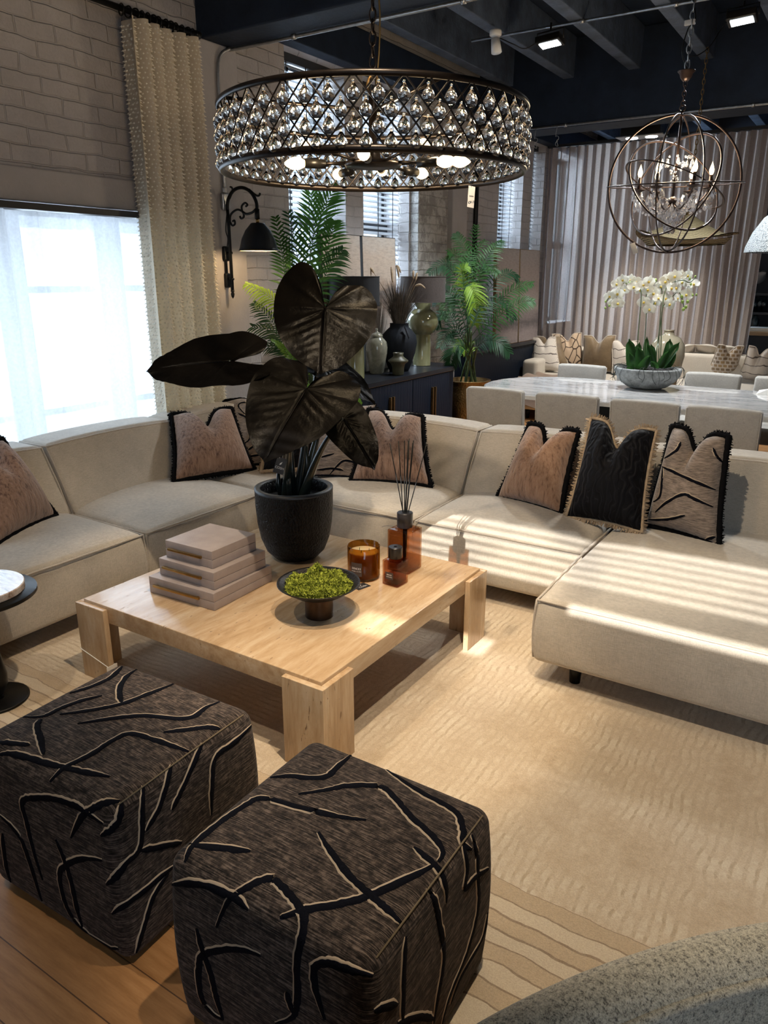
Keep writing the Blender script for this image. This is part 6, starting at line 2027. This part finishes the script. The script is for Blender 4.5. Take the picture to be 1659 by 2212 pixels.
for i in range(34):
    a = rr.uniform(0, 2 * PI)
    b0 = OBc + Vector((.20 * math.cos(a), .17 * math.sin(a), .16)); o_ = Vector((math.cos(a), math.sin(a), 0))
    rt.tube(smooth_path([b0 - o_ * .06, b0 + o_ * .045 + Vector((0, 0, .012)), b0 + o_ * .066 + Vector((rr.uniform(-.02, .02), rr.uniform(-.02, .02), -.05)), b0 + o_ * (.055 + rr.uniform(-.01, .02)) + Vector((rr.uniform(-.03, .03), 0, -.05 - rr.uniform(.02, .08)))], 4), .0016, 4)
part('aerial_roots', rt, 'aerial_root', ob)
nb = U(1649, 853, z=DZ); nb.z = DZ + .001
np_ = thing('folded_card', 'small white folded card on the marble table at the right edge', 'card', nb)
part('card', MB().add([nb + Vector(q) for q in ((-.05, 0, 0), (.04, .0, 0), (.035, .02, .045), (-.035, .025, .03), (-.05, .05, 0), (.04, .05, 0))], [(0, 1, 2, 3), (3, 2, 5, 4)]), 'paper_white', np_, False)

# ------------------------------------------------------------------ champagne floor vase
simple('champagne_glaze', (.46, .40, .28), .12, .35, Coat_Weight=.5)
gv = U(1437, 790, y=7.55); gv.z = 0
g_ = thing('floor_vase', 'tall glossy champagne floor vase standing behind the orchid bowl', 'vase', gv)
part('vase_body', MB().lathe([(0, 0), (.09, 0), (.10, .02), (.085, .20), (.10, .50), (.14, .74), (.165, .88), (.155, .98), (.11, 1.05), (.05, 1.075), (.045, 1.11), (.055, 1.12), (0, 1.12)], 44, gv), 'champagne_glaze', g_)

# ------------------------------------------------------------------ pale sofa at the far end
fs = thing('sofa', 'long pale cream sofa in front of the taupe curtain with many cushions', 'sofa', (-1.7, 9.4, 0))
part('seat', MB().rbox((-3.64, 8.95, .12), (1.0, 9.75, .42), .04, 3, 6), 'far_linen', fs)
part('chaise', MB().rbox((-3.45, 8.15, .12), (-2.55, 8.97, .42), .04, 3, 6), 'far_linen', fs)
part('backrest', MB().rbox((-3.69, 9.68, .12), (1.0, 9.92, .72), .05, 3, 6), 'far_linen', fs)
part('arm', MB().rbox((-3.50, 8.98, .12), (-3.30, 9.72, .60), .05, 3, 3).move((-.19, 0, 0)), 'far_linen', fs)
for px, py in ((-3.3, 8.3), (-2.7, 8.3), (.9, 9.1)): part('leg', MB().lathe([(0, 0), (.02, 0), (.025, .13), (0, .13)], 10, (px, py, 0)), 'black_metal', fs)
simple('mocha_throw', (.24, .165, .12), .9, var=.15, vscale=12, bump=.5, bscale=150, bdist=.004, Sheen_Weight=.4)
th_ = MB()


def throw_fn(u, v):
    x = -3.52 + .92 * u; y = 8.10 + 1.0 * v
    z = .455 + .035 * math.sin(u * 9 + v * 3) * .6 + .02 * math.sin(v * 17 + u * 5)
    e_ = min(u, 1 - u, v)
    z -= .30 * sm(.10, 0, e_) + .0
    return Vector((x + .02 * math.sin(v * 14), y + .02 * math.sin(u * 11), z))


th_.grid(throw_fn, 40, 40)
tag(part('throw_blanket', th_, 'mocha_throw', origin=(-3.0, 8.6, .46)), 'mocha brown throw blanket draped over the end of the pale sofa', 'throw')
t = NT('lined_white')
wv = t.n('ShaderNodeTexWave', bands_direction='X'); wv.inputs['Scale'].default_value = 22; wv.inputs['Distortion'].default_value = 2.0
t.l(t.coord(), wv.inputs['Vector'])
w2 = t.n('ShaderNodeTexWave', bands_direction='Z'); w2.inputs['Scale'].default_value = 3.2; w2.inputs['Distortion'].default_value = 3.; w2.inputs['Detail Scale'].default_value = 2
t.l(t.coord(), w2.inputs['Vector'])
c = t.mix(t.math('MULTIPLY', t.ramp(wv.outputs['Fac'], [(.0, (1, 1, 1)), (.35, (0, 0, 0))]), .55), (.64, .59, .54), (.28, .24, .21))
c = t.mix(t.ramp(w2.outputs['Fac'], [(.0, (1, 1, 1)), (.04, (0, 0, 0))]), c, (.07, .055, .05))
t.pbsdf(c, .85)
t = NT('bronze_velvet')
n1 = t.noise(t.coord(), 130, 2, .8); n2 = t.noise(t.coord(), 5, 3)
c = t.ramp(n2, [(.3, (.12, .075, .035)), (.7, (.22, .15, .075))])
c = t.mix(t.ramp(n1, [(.66, (0, 0, 0)), (.72, (1, 1, 1))]), c, (.55, .42, .26))
t.pbsdf(c, .6, 0, Sheen_Weight=.6)
t = NT('maze_weave')
vo = t.n('ShaderNodeTexVoronoi', feature='DISTANCE_TO_EDGE', distance='CHEBYCHEV' if False else 'EUCLIDEAN'); vo.inputs['Scale'].default_value = 11; t.l(t.coord((1, 1, .6)), vo.inputs['Vector'])
c = t.ramp(vo.outputs['Distance'], [(.03, (.05, .03, .02)), (.07, (.52, .39, .28))])
t.pbsdf(c, .85)
t = NT('gold_cut_velvet')
br = t.n('ShaderNodeTexBrick'); br.inputs['Scale'].default_value = 1; br.inputs['Brick Width'].default_value = .055; br.inputs['Row Height'].default_value = .045; br.inputs['Mortar Size'].default_value = .008
br.inputs['Color1'].default_value = (.30, .19, .08, 1); br.inputs['Color2'].default_value = (.10, .06, .03, 1); br.inputs['Mortar'].default_value = (.45, .40, .35, 1)
cn_ = t.n('ShaderNodeTexCoord'); s3 = t.n('ShaderNodeSeparateXYZ'); c3 = t.n('ShaderNodeCombineXYZ'); t.l(cn_.outputs['Object'], s3.inputs[0]); t.l(s3.outputs[0], c3.inputs[0]); t.l(s3.outputs[2], c3.inputs[1]); t.l(c3.outputs[0], br.inputs['Vector'])
t.pbsdf(br.outputs['Color'], .55, 0, Sheen_Weight=.4)
simple('piping_ivory', (.55, .50, .44), .8)
yb_ = ('y', 9.62)
def fcush(label, px, mat, zb=.445, yt=9.62, th=.09, notch=.22, trim='piping_ivory', kind='throw_pillow'):
    return cushion(label, px, (zb, zb), (('y', yt), ('y', yt)), mat, trim, th=th, notch=notch, strand=0, rt=.006, kind=kind)


fcush('bronze velvet cushion half hidden behind the leftmost lined white one on the pale sofa', [(1168, 797), (1232, 799), (1160, 727), (1212, 726)], 'bronze_velvet', yt=9.66)
fcush('tan cushion with dark maze lines on the pale sofa, left of the bronze one', [(1206, 797), (1262, 798), (1193, 722), (1256, 719)], 'maze_weave', yt=9.70)
fcush('leftmost lined white cushion on the pale sofa', [(1147, 799), (1212, 802), (1150, 730), (1200, 728)], 'lined_white', yt=9.55)
fcush('bronze speckled velvet cushion, third along the pale sofa', [(1256, 799), (1326, 804), (1261, 725), (1330, 725)], 'bronze_velvet')
fcush('lined pale cushion left of the orchid leaves on the pale sofa', [(1322, 806), (1384, 808), (1320, 735), (1380, 737)], 'lined_white')
fcush('plain cream back cushion right of the orchid on the pale sofa', [(1440, 796), (1500, 797), (1444, 752), (1502, 745)], 'far_linen', th=.13, notch=.04, yt=9.7, kind='back_cushion')
fcush('plain cream back cushion behind the gold cushion on the pale sofa', [(1500, 797), (1590, 799), (1503, 745), (1600, 752)], 'far_linen', th=.13, notch=.04, yt=9.7, kind='back_cushion')
fcush('gold cut velvet cushion with ivory piping at the right of the pale sofa', [(1522, 812), (1588, 816), (1552, 745), (1607, 748)], 'gold_cut_velvet', yt=9.45)
fcush('lined white cushion at the right edge of the pale sofa', [(1592, 818), (1656, 824), (1619, 747), (1672, 756)], 'lined_white', yt=9.40)

# ------------------------------------------------------------------ seagrass pendant and white woven pendant
t = NT('seagrass')
wv = t.n('ShaderNodeTexWave', wave_type='RINGS', rings_direction='Z'); wv.inputs['Scale'].default_value = 22; wv.inputs['Distortion'].default_value = 3; wv.inputs['Detail'].default_value = 3
t.l(t.coord(), wv.inputs['Vector'])
c = t.ramp(t.math('MULTIPLY', t.math('ADD', wv.outputs['Fac'], t.noise(t.coord(), 90, 4, .7)), .5), [(.3, (.09, .068, .03)), (.55, (.21, .165, .085)), (.75, (.36, .30, .17))])
t.pbsdf(c, .75, 0, t.bump(wv.outputs['Fac'], .8, .008))
wp = U(1480, 522, y=7.7)
wo = thing('woven_pendant', 'wide floppy seagrass pendant shade hanging behind the orb chandelier', 'pendant lamp', wp + Vector((0, 0, .2)))


def hat(u, v, off=0.):
    a = 2 * PI * u
    r_ = .05 + .40 * v
    z = .205 * (1 - v) ** 1.5 + .035 * v * math.sin(2 * a + .6) - .02 * v * math.sin(3 * a) + .03 * sm(.75, 1, v)
    return wp + Vector((r_ * math.cos(a), r_ * math.sin(a) * .95, z + .02 + off))


def under(u, v):
    a = 2 * PI * u
    return wp + Vector(((.40 - .06 * v) * math.cos(a), (.38 - .06 * v) * math.sin(a), .02 - .05 * v + .02 * math.sin(2 * a + .6) * (1 - v)))


part('shade', MB().grid(hat, 64, 14, cu=True).grid(lambda u, v: hat(u, v, -.006), 64, 14, cu=True), 'seagrass', wo)
part('rim_band', MB().grid(under, 64, 3, cu=True), 'seagrass', wo)
part('socket', MB().tube([wp + Vector((0, 0, .12)), wp + Vector((0, 0, .26))], .026, 12), 'aged_brass', wo)
part('chain', chain(wp + Vector((0, 0, .26)), Vector((wp.x, wp.y, 3.49)), .05, .004), 'aged_brass', wo)
t = NT('white_wicker')
vo = t.n('ShaderNodeTexVoronoi', feature='DISTANCE_TO_EDGE'); vo.inputs['Scale'].default_value = 60; t.l(t.coord((1, 1, 1.6)), vo.inputs['Vector'])
c = t.ramp(vo.outputs['Distance'], [(.02, (.06, .07, .08)), (.14, (.36, .40, .42))])
t.pbsdf(c, .7, 0, t.bump(vo.outputs['Distance'], .6, .008))
wq = U(1700, 545, y=7.0)
wwp = thing('woven_pendant', 'white woven dome pendant shade cut off by the right edge', 'pendant lamp', wq + Vector((0, 0, .3)))
part('shade', MB().lathe([(.315, 0), (.31, .04), (.27, .15), (.20, .26), (.10, .34), (.03, .36)], 48, wq).lathe([(.03, .355), (.10, .335), (.195, .255), (.265, .148), (.305, .04), (.31, 0)], 48, wq), 'white_wicker', wwp)
part('cable', MB().tube([wq + Vector((0, 0, .35)), Vector((wq.x, wq.y, 3.49))], .004, 6), 'cord_dark', wwp)

# ------------------------------------------------------------------ dressed shelves beyond the curtain
simple('oak_shelf', (.38, .25, .14), .45, var=.15, vscale=6)
thin_glass('clear_glass', (.80, .88, .92), .02, 1.6)
simple('book_white', (.66, .65, .63), .6)
simple('white_cotton', (.62, .61, .60), .85, var=.05)
su = thing('display_shelving', 'black display shelving with an oak counter beyond the taupe curtain', 'shelving', (-.9, 11.4, 0))
SX_ = [-2.1, -1.08, -.10, .9]
part('back_panel', MB().box((-2.1, 11.60, 0), (.9, 11.63, 2.6)), 'navy_wall', su, False)
for xx in SX_: part('upright', MB().box((xx - .02, 11.05, 0), (xx + .02, 11.60, 2.6)), 'dark_frame', su, False)
for zz in (1.16, 1.40, 2.2): part('shelf', MB().box((-2.1, 11.05, zz - .03), (.9, 11.60, zz)), 'dark_frame', su, False)
part('counter', MB().rbox((-2.2, 10.75, .885), (.9, 11.60, .935), .004), 'oak_shelf', su)
part('base_cabinet', MB().box((-2.15, 10.85, 0), (.9, 11.60, .885)), 'navy_wall', su, False)
bk = U(1648, 716, y=10.95); bk.z = .936
b_ = thing('book', 'white book lying on the oak counter at the right edge', 'book', bk)
part('cover', MB().rbox(bk + Vector((-.16, -.11, 0)), bk + Vector((.22, .12, .042)), .003), 'book_white', b_)
part('pages', MB().box(bk + Vector((-.155, -.112, .006)), bk + Vector((.21, -.10, .036))), 'paper_white', b_, False)
cushion('white cotton cushion on the black shelf beyond the curtain', [(1624, 628), (1654, 629), (1622, 582), (1656, 588)], (1.41, 1.41), (('y', 11.45), ('y', 11.45)), 'white_cotton', 'cord_dark', th=.11, notch=.05, strand=0, rt=.004)
for i, (u, vtop, zb, h_, r_) in enumerate([(1627, 650, 1.162, .19, .05), (1640, 650, 1.162, .20, .045), (1649, 652, 1.162, .19, .045), (1622, 695, .936, .17, .05), (1634, 695, .936, .19, .055), (1560, 690, .936, .20, .06), (1530, 690, .936, .16, .05)]):
    q = U(u, 670, y=11.25 if zb > 1 else 11.15); q.z = zb
    g_ = MB().lathe([(0, 0), (r_, 0), (r_, h_ * .7), (r_ * .5, h_ * .85), (r_ * .5, h_), (r_ * .42, h_), (r_ * .42, h_ * .84), (r_ * .9, h_ * .68), (r_ * .9, .01), (0, .01)], 20, q)
    tag(part('glass_vase', g_, 'clear_glass', origin=q), ['clear glass vase on the shelf, nearest the curtain edge', 'middle clear glass vase on the shelf at the right edge', 'clear glass vase furthest right on the shelf', 'clear glass vase on the oak counter by the curtain edge', 'clear glass vase on the oak counter near the white book', 'clear glass vase seen through the taupe curtain, right of the orchid', 'short clear glass vase seen through the taupe curtain, behind the orchid'][i], 'vase', 'glass vases beyond the curtain')
